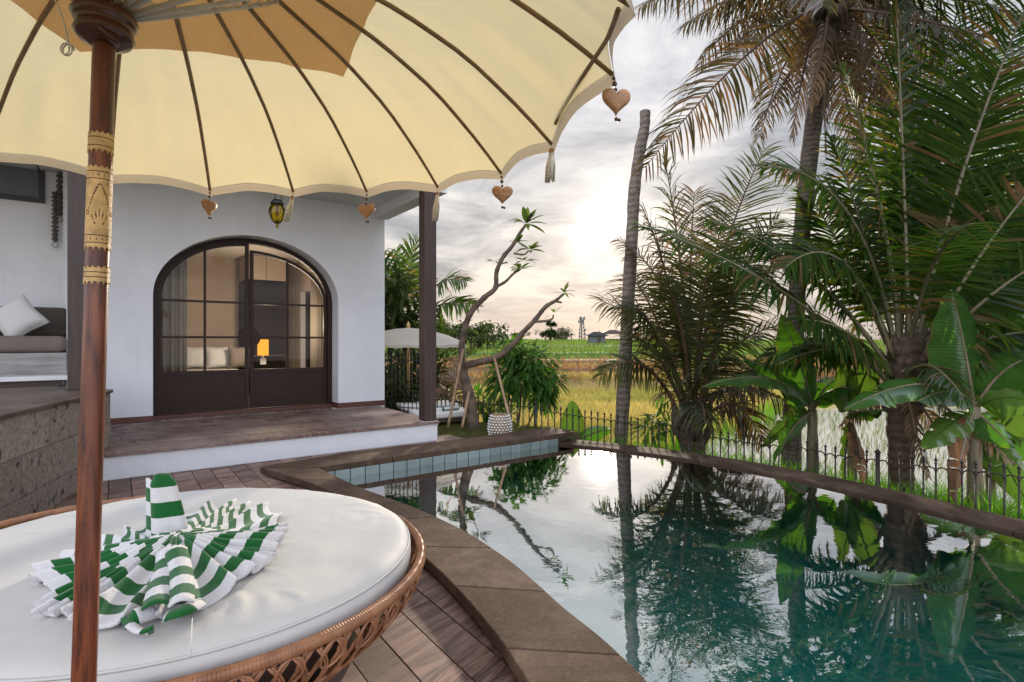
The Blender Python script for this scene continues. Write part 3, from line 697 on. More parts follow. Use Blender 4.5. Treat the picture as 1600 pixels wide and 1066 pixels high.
# a shallow bench below the water on the house side
FARV = (far_b - far_a).normalized(); FARN = V((FARV.y, -FARV.x, 0))
mb = MB(); q = [far_a + FARV * .35, far_b - FARV * .0, far_b + FARN * .45 + FARV * .42, far_a + FARN * .45 + FARV * .75]
mb.prism([tuple(p[:2]) for p in q], ZB, -.38); struct('pool_bench', mb, M['pooltile'], smooth=False)
def coping_slab(mb, inn, out, z0, z1, slab):
    """stone slabs between two edge lines, each its own piece with a fine joint"""
    acc = 0; cur = [0]
    for i in range(1, len(inn)):
        acc += (((inn[i] + out[i]) - (inn[i - 1] + out[i - 1])) / 2).length
        cur.append(i)
        if acc >= slab or i == len(inn) - 1:
            a = [V(inn[k]) for k in cur]; b = [V(out[k]) for k in cur]
            def sh(l):
                l = [V(p) for p in l]
                l[0] = l[0] + (l[1] - l[0]).normalized() * .003; l[-1] = l[-1] - (l[-1] - l[-2]).normalized() * .003; return l
            a = sh(a); b = sh(b)
            mb.prism([tuple(p[:2]) for p in a] + [tuple(p[:2]) for p in b[::-1]], z0, z1)
            acc = 0; cur = [i]
mb = MB(); coping_slab(mb, IN_L, OUT_L, .018, zc, .62); struct('pool_coping', mb, M['coping'], smooth=False, bevel=.006)
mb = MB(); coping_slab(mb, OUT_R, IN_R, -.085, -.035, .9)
struct('pool_coping', mb, M['coping_shaded'], smooth=False, bevel=.006)
# far coping, a step higher than the overflow edge
E1 = far_b + FARV * .30
back0 = V((OUT_L[0].x, OUT_L[0].y, 0)); 
mb = MB(); nseg = 9; ia = [far_a + FARV * .02 + (E1 - far_a) * (i / nseg) for i in range(nseg + 1)]
ob = [p - FARN * (.50 + .02 * math.sin(i)) for i, p in enumerate(ia)]
ob[0] = back0 + V((.02, .01, 0)); ia[0] = far_a + FARV * .004
coping_slab(mb, ob, ia, .026, .088, .75); struct('pool_coping', mb, M['coping'], smooth=False, bevel=.006)
mb = MB()
mb.prism([tuple((p + FARN * o_ + FARV * q_)[:2]) for p, o_, q_ in ((far_a, -.02, 0), (far_b, -.02, .05), (far_b, -.45, .25), (far_a, -.45, -.2))], -.9, .024)
mb.prism([tuple(p[:2]) for p in offset(IN_R, .012)] + [tuple(p[:2]) for p in offset(IN_R, .355)[::-1]], -.95, -.088)
mb.prism([tuple(p[:2]) for p in offset(IN_L, -.012)] + [tuple(p[:2]) for p in offset(IN_L, -.33)[::-1]], -.95, -.04)
struct('pool_shell', mb, M['coping'], smooth=False)
# pale waterline tiles under the far coping
mb = MB(); Lf = (far_b - far_a).length; nt_ = int(Lf / .155)
for i in range(nt_):
    for r_ in range(1):
        c = far_a + FARV * ((i + .5) * Lf / nt_) + FARN * .008; c.z = -.052
        mb.box(c, FARV * (Lf / nt_ / 2 - .005), FARN * .006, V((0, 0, .078)))
struct('waterline_tiles', mb, M['bandtile'], smooth=False, bevel=.002)

# ------------------------------------------------------------------ deck (planks run away from the camera)
MID_L = [(a * .6 + b * .4) for a, b in zip(IN_L, OUT_L)]
FARMID = [far_a - FARN * .25 - FARV * .6, E1 - FARN * .25]
inmid = in_poly([tuple(p[:2]) for p in MID_L[::-1]] + [tuple(p[:2]) for p in FARMID[1:]] + [(6, 8), (8, -3)])
TC = V((-1.005, 7.36, 0))                                  # veranda corner
def uvc(p): return ((p - TC).dot(U), (p - TC).dot(W_))
mb = MB(); pw = .172
rr = random.Random(3)
s = -6.5
while s < 3.2:
    w = rr.uniform(-14, -9)
    end = 0.35
    # split into boards
    cuts = [w]
    while cuts[-1] < end: cuts.append(cuts[-1] + rr.uniform(2.2, 3.4))
    cuts[-1] = end
    for a, b in zip(cuts, cuts[1:]):
        # keep the stretches outside the pool
        k = 80; ts = np.linspace(a, b, k)
        cx = TC.x + U.x * (s + pw / 2) + W_.x * ts; cyy = TC.y + U.y * (s + pw / 2) + W_.y * ts
        ins = inmid(cx, cyy) | (cyy < -4)
        # right of the veranda the deck stops at the lawn
        if s > 0.35: ins |= (ts > -2.5)
        i = 0
        while i < k:
            if not ins[i]:
                j = i
                while j + 1 < k and not ins[j + 1]: j += 1
                if j > i:
                    a2, b2 = ts[i] + .0025, ts[j] - .0025
                    c = TC + U * (s + pw / 2) + W_ * ((a2 + b2) / 2); c.z = -.016 + rr.uniform(-.0015, .0015)
                    mb.box(c, U * (pw / 2 - .0035), W_ * ((b2 - a2) / 2), V((0, 0, .016)))
                i = j + 1
            else: i += 1
    s += pw
struct('deck', mb, M['deck'], smooth=False, bevel=.003)
mb = MB(); mb.prism([tuple(p[:2]) for p in (list(OUT_L[3:]))] + [(-6, -2.5), (-9, 3), (-6.0, 7.4), (-3.2, 6.0), tuple((OUT_L[1] + V((-.3, .3, 0)))[:2])], -.20, -.06)
struct('deck_subfloor', mb, M['dark_wood'], smooth=False)

# ------------------------------------------------------------------ veranda and house
ZV = .27
mb = MB(); mb.box(TC - U * 3.0 + W_ * 1.06 + V((0, 0, ZV / 2 - .02)), U * 3.0, W_ * 1.06, V((0, 0, ZV / 2 - .02)))
ver = tag(build('veranda_platform', mb, M['plaster'], loc=TC, smooth=False, bevel=.01), 'low white plastered veranda platform between the wooden deck and the arched door', 'platform')
mb = MB(); q = 0
while q < 2.1:
    w0 = .14; aa = -6.0
    while aa < .015:
        bb = min(.015, aa + rr.uniform(1.8, 2.8))
        if bb > -.5: bb = .015
        c = TC + U * ((aa + bb) / 2) + W_ * (q + w0 / 2 - .03); c.z = ZV - .018
        mb.box(c, U * ((bb - aa) / 2 - .002), W_ * (w0 / 2 - .002), V((0, 0, .018)))
        aa = bb
    q += w0
struct('veranda_floor', mb, M['terr'], smooth=False, bevel=.003)

T0, T1, TM, TA = .784, 3.266, 2.025, 1.241; ZS, ZA, TOP = 1.96, .935, 3.56
TW = 4.16
def archz(t, a=TA, zs=ZS, za=ZA): return zs + za * math.sqrt(max(0, 1 - ((t - TM) / a) ** 2))
house = thing('house', 'white plastered house front with a wide arched doorway under the veranda roof', 'house', HW(2, 0, ZV))
mb = MB(); TH = .45
mb.hbox(0, T0, 0, TH, ZV - .05, TOP); mb.hbox(T1, TW, 0, TH, ZV - .05, TOP)
n = 48
ts = [T0 + (T1 - T0) * (1 - math.cos(math.pi * i / n)) / 2 for i in range(n + 1)]
for a, b in zip(ts, ts[1:]):
    za, zb = archz(a), archz(b)
    def q4(*pp): mb.face(*[mb.vert(p) for p in pp])
    q4(HW(a, 0, za), HW(a, 0, TOP), HW(b, 0, TOP), HW(b, 0, zb)); q4(HW(a, TH, za), HW(b, TH, zb), HW(b, TH, TOP), HW(a, TH, TOP))
    q4(HW(a, 0, za), HW(b, 0, zb), HW(b, TH, zb), HW(a, TH, za))
build('wall', mb, M['plaster'], house, smooth=False)
mb = MB(); mb.hbox(0, .30, TH, 5.0, ZV - .05, .55); mb.hbox(0, .30, TH, .9, .55, TOP); mb.hbox(0, .30, 1.9, 3.0, .55, TOP); mb.hbox(0, .30, 4.0, 5.0, .55, TOP)
mb.hbox(0, .30, .9, 1.9, 2.45, TOP); mb.hbox(0, .30, 3.0, 4.0, 2.45, TOP)
build('wall', mb, M['plaster'], house, smooth=False)
mb = MB(); mb.hbox(-.012, T0, -.014, .0, ZV, ZV + .085); mb.hbox(T0, T0 + .012, -.014, .28, ZV, ZV + .085)
build('skirting_board', mb, M['redbase'], house, smooth=False)
mb = MB(); mb.hbox(T1, TW, -.014, 0, ZV, ZV + .085); build('skirting_board', mb, M['redbase'], house, smooth=False)
# room behind
mb = MB(); mb.hbox(.302, 4.12, 4.5, 4.7, ZV, 3.3); mb.hbox(3.98, 4.12, TH + .01, 4.5, ZV, 3.3)
build('inner_wall', mb, M['beige'], house, smooth=False)
mb = MB(); mb.hbox(.302, 3.98, .30, 4.6, ZV - .1, ZV + .004); build('room_floor', mb, M['terr'], house, smooth=False)
mb = MB(); mb.hbox(.302, 3.98, TH + .01, 4.6, 3.15, 3.3); build('ceiling', mb, M['ceilw'], house, smooth=False)
mb = MB(); mb.hbox(.303, .318, TH + .02, .9, ZV, 3.14); mb.hbox(.303, .318, 1.9, 3.0, ZV, 3.14); mb.hbox(.303, .318, 4, 4.49, ZV, 3.14); mb.hbox(.303, .318, .9, 1.9, 2.45, 3.14); mb.hbox(.303, .318, 3, 4, 2.45, 3.14)
mb.hbox(.303, .318, .9, 1.9, ZV, .55); mb.hbox(.303, .318, 3, 4, ZV, .55)
build('room_lining', mb, M['beige'], house, smooth=False)
for d0 in (.9, 3.0):
    mb = MB()
    for a, b in ((d0, d0 + .06), (d0 + .94, d0 + 1.0), (d0 + .47, d0 + .53)): mb.hbox(.10, .20, a, b, .55, 2.45)
    mb.hbox(.11, .19, d0 + .06, d0 + .94, .55, .61); mb.hbox(.11, .19, d0 + .06, d0 + .94, 2.39, 2.45)
    w = build('window', mb, M['steel'], house, smooth=False)
    mb = MB(); mb.hbox(.145, .155, d0 + .06, d0 + .94, .61, 2.39); build('pane', mb, M['glass'], w, smooth=False)
# veranda roof
mb = MB()
rp = lambda t, d, z: HW(t, d, z)
def slab(mb, pts, z0, z1):
    mb.prism([tuple(p[:2]) for p in pts], z0, z1)
slab(mb, [HW(-.02, 5.2, 0), HW(TW + .3, 5.2, 0), HW(TW + .3, -2.12, 0), HW(-.02, -2.12, 0)][::-1], TOP, TOP + .28)
roof = build('roof', mb, M['plaster'], house, smooth=False, bevel=.01)
mb = MB(); mb.hbox(-.05, .18, -2.05, -.002, TOP - .16, TOP - .002); build('beam', mb, M['plaster'], house, smooth=False)
# post of the veranda
pc = xy(667, 657, ZV); pc = TC - U * .10 + W_ * .10
mb = MB(); mb.box(V((pc.x, pc.y, (ZV + TOP) / 2 - .085)), U * .088, W_ * .088, V((0, 0, (TOP - ZV) / 2 - .085)))
pst = thing('veranda_post', 'dark brown square timber post holding up the corner of the veranda roof', 'post', V((pc.x, pc.y, ZV)))
build('shaft', mb, M['dark_wood'], pst, smooth=False, bevel=.006)
mb = MB(); mb.box(V((pc.x, pc.y, ZV - .03)) , U * .105, W_ * .105, V((0, 0, .032))); build('foot_block', mb, M['plaster'], pst, smooth=False, bevel=.006)

# ------------------------------------------------------------------ arched glass door
DD = .33
door = thing('arched_door', 'brown steel double door with arched glass panes and a round handle plate', 'door', HW(TM, DD, ZV))
def sweep(mb, path, w, d0, d1):
    """rect section along a (t,z) path, w = list of inward widths; offsets towards the arch middle"""
    m = len(path); ins = []
    for i, (t, z) in enumerate(path):
        a = path[max(i - 1, 0)]; b = path[min(i + 1, m - 1)]
        dx, dz = b[0] - a[0], b[1] - a[1]; l = math.hypot(dx, dz) or 1
        ins.append((t + dz / l * w, z - dx / l * w))
    for i in range(m - 1):
        A, B = path[i], path[i + 1]; C, D = ins[i], ins[i + 1]
        for d in (d0, d1): mb.face(*[mb.vert(HW(p[0], d, p[1])) for p in ((A, B, D, C) if d == d0 else (A, C, D, B))])
        mb.face(*[mb.vert(HW(p[0], d, p[1])) for p, d in ((A, d0), (A, d1), (B, d1), (B, d0))])
        mb.face(*[mb.vert(HW(p[0], d, p[1])) for p, d in ((C, d0), (D, d0), (D, d1), (C, d1))])
    return ins
def archpath(a, za, t_from, t_to, zb, n=30, zs=ZS):
    p = []
    for i in range(n + 1):
        # parametrise by angle
        f0 = math.acos(max(-1, min(1, (t_from - TM) / a))); f1 = math.acos(max(-1, min(1, (t_to - TM) / a)))
        f = f0 + (f1 - f0) * i / n; p.append((TM + a * math.cos(f), zs + za * math.sin(f)))
    return p
mb = MB()
ap = [(T0 + .003, ZV + .02)] + archpath(TA - .003, ZA - .003, TM + TA - .003, TM - TA + .003, 0)[::-1] + [(T1 - .003, ZV + .02)]
ap = [(T0 + .003, ZV + .02), (T0 + .003, 1.2)] + archpath(TA - .003, ZA - .003, TM - TA + .003, TM + TA - .003, 0) + [(T1 - .003, 1.2), (T1 - .003, ZV + .02)]
sweep(mb, ap, -.065, DD - .03, DD + .07) if False else sweep(mb, ap, .065, DD - .03, DD + .07)
build('frame', mb, M['steel'], door, smooth=False)
mb = MB(); mb.hbox(T0 + .01, T1 - .01, DD - .06, DD + .10, ZV + .004, ZV + .045); build('threshold', mb, M['redbase'], door, smooth=False)
def leaf(side):
    d0 = DD - .01 if side == 'l' else DD + .035; d1 = d0 + .045
    inset = .068 if side == 'l' else .074
    a = TA - inset; za = ZA - (inset if side == 'l' else .16)
    if side == 'l': ta, tb, mull = TM + .012, TM + a, 2.62
    else: ta, tb, mull = TM - a, TM - .012, 1.467
    mb = MB(); zpan = .89; zb0 = ZV + .055
    if side == 'l': path = [(ta, zb0), (ta, 1.5)] + [(ta, ZS + za)] + archpath(a, za, ta, tb, 0)[1:] + [(tb, 1.3), (tb, zb0)]
    else: path = [(ta, zb0), (ta, 1.5)] + archpath(a, za, ta, tb, 0)[:-1] + [(tb, ZS + za), (tb, 1.3), (tb, zb0)]
    # frame: stiles as bars, curved head by sweep
    arc = archpath(a, za, ta, tb, 0)
    sweep(mb, arc, .045, d0, d1)
    mb.hbox(tb - .045 if side == 'l' else ta, tb if side == 'l' else ta + .045, d0, d1, zb0, ZS)
    cz = archz(TM, TA, ZS, ZA) - (.07 if side == 'l' else .17)
    mb.hbox(ta if side == 'l' else tb - .05, ta + .05 if side == 'l' else tb, d0 - .004, d1 + .004, zb0, cz)
    mb.hbox(ta, tb, d0 - .002, d1 + .002, zpan - .025, zpan + .03); mb.hbox(ta, tb, d0 - .002, d1 + .002, zb0, zb0 + .06)
    lf = build('door_leaf', mb, M['steel'], door, smooth=False)
    mb = MB(); mb.hbox(ta + .03, tb - .03, d0 + .015, d1 - .012, zb0 + .05, zpan - .02); build('bottom_panel', mb, M['steel'], lf, smooth=False)
    mb = MB()
    zt = ZS + za * math.sqrt(max(0, 1 - ((mull - TM) / a) ** 2))
    mb.hbox(mull - .016, mull + .016, d0 + .006, d1 - .006, zpan + .02, zt - .02)
    for z in (1.405, 1.925):
        half = a if z < ZS else a
        mb.hbox(ta + .03, tb - .03, d0 + .008, d1 - .008, z - .016, z + .016)
    build('glazing_bars', mb, M['steel'], lf, smooth=False)
    mb = MB(); pts = [(ta + .02, zpan), (ta + .02, ZS)] if side == 'r' else [(ta + .02, zpan)]
    poly = [(ta + .02, zpan)] + [(t, z - .02) for t, z in arc] + [(tb - .02, zpan)]
    dm = (d0 + d1) / 2
    ii = [mb.vert(HW(t, dm, z)) for t, z in poly]; jj = [mb.vert(HW(t, dm + .006, z)) for t, z in poly]
    mb.face(*ii); mb.face(*jj[::-1])
    build('glass', mb, M['glass'], lf, smooth=False)
    # half of the round handle plate
    mb = MB(); m = 16; s_ = 1 if side == 'l' else -1; t_c = TM + .006 * s_
    ring0 = [HW(t_c + s_ * .15 * math.sin(math.pi * i / m), d0 - .022, 1.40 + .15 * math.cos(math.pi * i / m)) for i in range(m + 1)]
    ring1 = [p + W_ * .018 for p in ring0]
    a_ = [mb.vert(p) for p in ring0]; b_ = [mb.vert(p) for p in ring1]
    mb.face(*a_); mb.face(*b_[::-1])
    for i in range(m + 1): mb.face(a_[i], b_[i], b_[(i + 1) % (m + 1)], a_[(i + 1) % (m + 1)])
    build('handle', mb, M['steel'], lf, smooth=False)
leaf('l'); leaf('r')
# glass gap above the lower right leaf
mb = MB(); a1 = archpath(TA - .06, ZA - .06, TM - TA + .07, TM, 0); a2 = archpath(TA - .074, ZA - .165, TM - TA + .08, TM, 0)
for (p, q), (r_, s_) in zip(zip(a1, a1[1:]), zip(a2, a2[1:])): mb.face(*[mb.vert(HW(x_[0], DD + .06, x_[1])) for x_ in (p, q, s_, r_)])
build('fanlight', mb, M['glass'], door, smooth=False)

# ------------------------------------------------------------------ things in the room
def wavy_curtain(name, label, t0, t1, d, z0, z1, waves, group=None, alongd=False):
    mb = MB(); n = waves * 10
    def fn(i, j):
        f = i / (n - 1); w = .045 * math.sin(f * waves * 2 * math.pi) * (1 + .2 * math.sin(7 * f)); z = z0 + (z1 - z0) * j
        return HW(d + w, t0 + (t1 - t0) * f, z) if alongd else HW(t0 + (t1 - t0) * f, d + w, z)
    mb.grid(fn, n, 2)
    o = build(name, mb, M['curtain'], loc=HW(t0, d, z0) if not alongd else HW(d, t0, z0), solid=.006)
    return tag(o, label, 'curtain', group)
wavy_curtain('curtain', 'pleated beige curtain gathered behind the outer end of the arched door', hpix(292, 500, .72)[0], 3.75, .72, ZV + .02, 3.05, 9)
wavy_curtain('curtain', 'beige curtain hanging beside the narrow dark framed room window', 2.0, 2.75, .42, ZV + .02, 2.75, 7, alongd=True)
mb = MB(); mb.hbox(1.7, 3.9, 2.3, 4.3, ZV, .62); bed = thing('bed', 'bed with white sheets standing behind the glass of the arched door', 'bed', HW(3.2, 3.2, ZV))
build('bed_base', mb, M['dark_wood'], bed, smooth=False, bevel=.01)
mb = MB(); mb.hbox(1.7, 3.9, 2.25, 4.28, .62, .80); build('mattress', mb, M['white_fab'], bed, bevel=.05, smooth=True)
mb = MB(); mb.hbox(1.75, 3.9, 4.32, 4.46, ZV, 1.05); build('headboard', mb, M['taupe'], bed, smooth=False, bevel=.03)
def pillow_mb(c, ax, ay, az, n=14, puff=1.0):
    mb = MB()
    for sgn in (1, -1):
        def fn(i, j):
            u = i / (n - 1) * 2 - 1; v = j / (n - 1) * 2 - 1
            e = max(0, (1 - u ** 4) * (1 - v ** 4)) ** .55
            pin = 1 - .10 * (1 - abs(u)) * (abs(v) ** 2) ; pin2 = 1 - .10 * (1 - abs(v)) * (abs(u) ** 2)
            return c + ax * (u * pin2) + ay * (v * pin) + az * (sgn * e * puff)
        mb.grid(fn, n, n)
    return mb
for px_, d, w, m_, lab in ((304, 3.6, .22, 'white_fab', 'white pillow leaning on the bed head nearest the curtain'), (342, 3.5, .24, 'white_fab', 'white pillow in the middle of the bed behind the glass'), (374, 3.3, .20, 'taupe', 'grey striped cushion on the bed beside the lamp')):
    t, zz_ = hpix(px_, 560, d); c = HW(t, d, zz_ + .02)
    tag(build('pillow', pillow_mb(c, U * w, V((0, 0, .21)) + W_ * .08, W_ * .09), M[m_], loc=c), lab, 'pillow', 'pillows on the bed')
lp = P(411, 543, 10.6)
lamp = thing('bedside_lamp', 'small glowing orange lamp on the dark panel behind the glass door', 'lamp', lp - V((0, 0, .2)))
mb = MB(); mb.box(lp, U * .085, W_ * .085, V((0, 0, .155))); build('lamp_shade', mb, M['lampshade'], lamp, smooth=False, bevel=.01)
mb = MB(); mb.box(lp - V((0, 0, .27)), U * .05, W_ * .03, V((0, 0, .06))); mb.box(lp - V((0, 0, .18)), U * .012, W_ * .012, V((0, 0, .04))); build('bracket', mb, M['white_lac'], lamp, smooth=False)
ll = bpy.data.lights.new('lamp_glow', 'POINT'); ll.energy = 42; ll.color = (1, .80, .60); ll.shadow_soft_size = .1
lo = bpy.data.objects.new('lamp_glow', ll); COL.objects.link(lo); lo.location = lp + V((0, 0, .45)) - W_ * .35
cab = thing('wardrobe', 'tall wardrobe with a dark lower niche under pale doors inside the room', 'wardrobe', HW(1.1, 4.1, ZV))
ca, cz_ = hpix(446, 440, 3.7); cb, _ = hpix(384, 440, 3.7); cm = (ca + cb) / 2
mb = MB(); mb.hbox(ca, cb, 3.72, 4.49, ZV, cz_); M['black_wood'] = M_simple('black stained wood', (.014, .009, .007), .7, .3, 20, spec=.1)
build('niche', mb, M['black_wood'], cab, smooth=False)
mb = MB(); mb.hbox(ca, cm - .004, 3.66, 4.49, cz_ + .003, 3.14); build('door', mb, M['beige'], cab, smooth=False, bevel=.006)
mb = MB(); mb.hbox(cm + .004, cb, 3.66, 4.49, cz_ + .003, 3.14); build('door', mb, M['beige'], cab, smooth=False, bevel=.006)
mb = MB(); mb.hbox(ca + .02, cb - .02, 3.60, 3.72, 1.02, 1.06); build('shelf', mb, M['dark_wood'], cab, smooth=False)

# ------------------------------------------------------------------ open pavilion on the stone platform
ZP = .85
EDGE = [V((-2.95, 2.3, 0)), V((-3.22, 3.0, 0)), V((-3.49, 3.71, 0)), V((-3.72, 4.33, 0)), V((-3.885, 4.82, 0)), V((-4.02, 5.25, 0)), V((-4.15, 5.62, 0))]
EDGE = catmull(EDGE, 4)
plat = thing('stone_platform', 'raised platform of pitted grey stone blocks with a plank floor beside the daybed', 'platform', V((-4.3, 4.3, 0)))
mb = MB(); s = 0
pts = EDGE + [HW(TW + .1, -1.0, 0)]
for a, b in zip(pts, pts[1:]):
    l = (b - a).length
    f = mb.face(mb.vert((a.x, a.y, -.05)), mb.vert((b.x, b.y, -.05)), mb.vert((b.x, b.y, ZP - .035)), mb.vert((a.x, a.y, ZP - .035))); mb.uv[f] = [(s, 0.05), (s + l, 0.05), (s + l, ZP + .05), (s, ZP + .05)]; s += l
build('stone_face', mb, M['stone'], plat, smooth=False)
mb = MB(); lip = [p + V((.025, .01, 0)) for p in EDGE]; mb.prism([tuple(p[:2]) for p in lip] + [tuple(HW(TW + .06, -.9, 0)[:2]), tuple(HW(TW + .06, .6, 0)[:2]), tuple(HW(9, .6, 0)[:2]), (-9, 3), (-7, 2.3)], ZP - .034, ZP)
build('plank_floor', mb, M['plat'], plat, smooth=False, bevel=.006)
mb = MB(); pl = HW(TW + .02, -.16, 0)
pp = P(121, 600, 5.6); pp2 = V((pp.x, pp.y, 0))
pavp = thing('pavilion_post', 'dark timber post at the edge of the pavilion, half hidden by the parasol pole', 'post', V((pp.x, pp.y, ZP)))
mb.box(V((pp.x, pp.y, (ZP + TOP) / 2)), U * .078, W_ * .06, V((0, 0, (TOP - ZP) / 2))); build('shaft', mb, M['dark_wood'], pavp, smooth=False, bevel=.005)
mb = MB(); q0 = HW(TW, .5, 0); mb.hbox(TW + .0, 9.5, .62, .75, ZV, TOP); mb.hbox(TW, TW + .06, .46, .62, ZV, TOP)
pav = thing('pavilion', 'shaded pavilion wall behind the sofa with its flat roof', 'pavilion', HW(6, .7, ZP))
build('wall', mb, M['plaster'], pav, smooth=False)
mb = MB(); slab(mb, [HW(TW + .32, 5, 0), HW(9.5, 5, 0), HW(9.5, -2.0, 0), HW(TW + .32, -2.12, 0)][::-1], TOP, TOP + .28); build('roof', mb, M['plaster'], pav, smooth=False)
# window in the pavilion wall
ta, za = hpix(70, 318, .6); tb, zb_ = hpix(-40, 240, .6); zb_ = hpix(70, 252, .6)[1]
mb = MB(); w_ = .06
mb.hbox(ta, tb, .575, .618, za, za + w_); mb.hbox(ta, tb, .575, .618, zb_ - w_, zb_); mb.hbox(ta, ta + w_, .577, .618, za + w_, zb_ - w_); mb.hbox(tb - w_, tb, .577, .618, za + w_, zb_ - w_)
pw_ = build('window', mb, M['iron_b'], pav, smooth=False)
mb = MB(); mb.hbox(ta + w_, tb - w_, .60, .616, za + w_, zb_ - w_); build('pane', mb, M['grey'], pw_, smooth=False)
# sofa bench
tr, _ = hpix(107, 560, 0.1)
sofa = thing('sofa', 'built-in sofa with grey timber base and taupe cushions on the platform', 'sofa', HW(tr + 1, .2, ZP))
mb = MB(); mb.hbox(tr, 9, -.22, .6, ZP + .05, ZP + .36); build('base', mb, M['grey_bench'], sofa, smooth=False, bevel=.008)
mb = MB(); mb.hbox(tr + .02, 9, -.18, .6, ZP + .01, ZP + .05); build('plinth', mb, M['dark_wood'], sofa, smooth=False)
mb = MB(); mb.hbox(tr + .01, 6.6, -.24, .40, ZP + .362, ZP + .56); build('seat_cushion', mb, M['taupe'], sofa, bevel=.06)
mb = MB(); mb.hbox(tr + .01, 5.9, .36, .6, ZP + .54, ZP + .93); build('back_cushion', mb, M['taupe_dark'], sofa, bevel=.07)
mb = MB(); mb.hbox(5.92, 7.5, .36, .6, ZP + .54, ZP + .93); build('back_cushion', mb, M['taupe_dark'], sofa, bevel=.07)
pt_, _ = hpix(27, 490, .14); c = HW(pt_, .14, ZP + .77)
tag(build('throw_pillow', pillow_mb(c, (U + V((0, 0, .75))).normalized() * .225, (U * -.75 + V((0, 0, 1)) + W_ * .3).normalized() * .22, (W_ + V((0, 0, -.3))) * .12), M['white_fab'], loc=c), 'white square pillow standing on its corner on the taupe sofa', 'pillow')
tb0, _ = hpix(108, 606, -.6)
tab = thing('low_table', 'low white table top on the plank floor in front of the sofa', 'table', HW(tb0 + .4, -.6, ZP))
mb = MB(); mb.hbox(tb0, tb0 + .62, -.75, -.42, ZP + .06, ZP + .11); build('table_top', mb, M['white_lac'], tab, smooth=False, bevel=.006)
mb = MB(); mb.hbox(tb0 + .05, tb0 + .57, -.70, -.46, ZP, ZP + .06); build('base', mb, M['dark_wood'], tab, smooth=False)
def rope(px, y0, y1, label):
    t, z0 = hpix(px, y0, .55); _, z1 = hpix(px, y1, .55)
    mb = MB(); pts = []; rad = []
    n = 44
    for i in range(n + 1):
        f = i / n; pts.append(HW(t, .55, z0 + (z1 - z0) * f)); rad.append(.028 + .012 * math.sin(i * 1.7) + .006 * math.sin(i * 4.1))
    mb.tube(pts, rad, 8)
    o = thing('hanging_rope', label, 'wall hanging', HW(t, .55, z1), 'braided hangings on the pavilion wall')
    build('braid', mb, M['taupe_dark'], o)
    mb = MB(); ring = [HW(t, .55, z1 - .04) + U * (.03 * math.cos(a * math.pi / 6)) + V((0, 0, .03 * math.sin(a * math.pi / 6))) for a in range(12)]; mb.tube(ring, .007, 6, closed=True); build('ring', mb, M['wire'], o)
rope(93, 240, 338, 'dark braided hanging with a ring, the shorter of the two by the post')
rope(86, 300, 378, 'dark braided hanging reaching lowest on the pavilion wall by the post')

# ------------------------------------------------------------------ amber lantern under the veranda roof
lc = P(433, 335, 6.4)
lan = thing('hanging_lantern', 'yellow glass lantern with dark cap hanging on wires above the arched door', 'lantern', lc)
mb = MB(); mb.lathe(lc, [(.0, -.165), (.012, -.155), (.018, -.13), (.014, -.115), (.04, -.10), (.075, -.05), (.095, .01), (.092, .06), (.07, .10), (.055, .115)], 20, cap=False); build('glass', mb, M['ylw'], lan)
mb = MB(); mb.lathe(lc, [(.058, .112), (.075, .118), (.075, .135), (.06, .15), (.045, .17), (.0, .172)], 20); build('cap', mb, M['iron_b'], lan)
mb = MB()
for k in range(3):
    a = k * 2.1 + .4; mb.tube([lc + V((.06 * math.cos(a), .06 * math.sin(a), .14)), lc + V((0, 0, .42))], .003, 5)
mb.tube([lc + V((0, 0, .42)), V((lc.x, lc.y, TOP + .005))], .003, 5); build('wire', mb, M['iron_b'], lan)
mb = MB(); mb.tube([lc + V((0, 0, .11)), lc + V((0, 0, .02))], .016, 8); mb.ball(lc + V((0, 0, .0)), .022, 10); build('bulb', mb, M['bead'], lan)

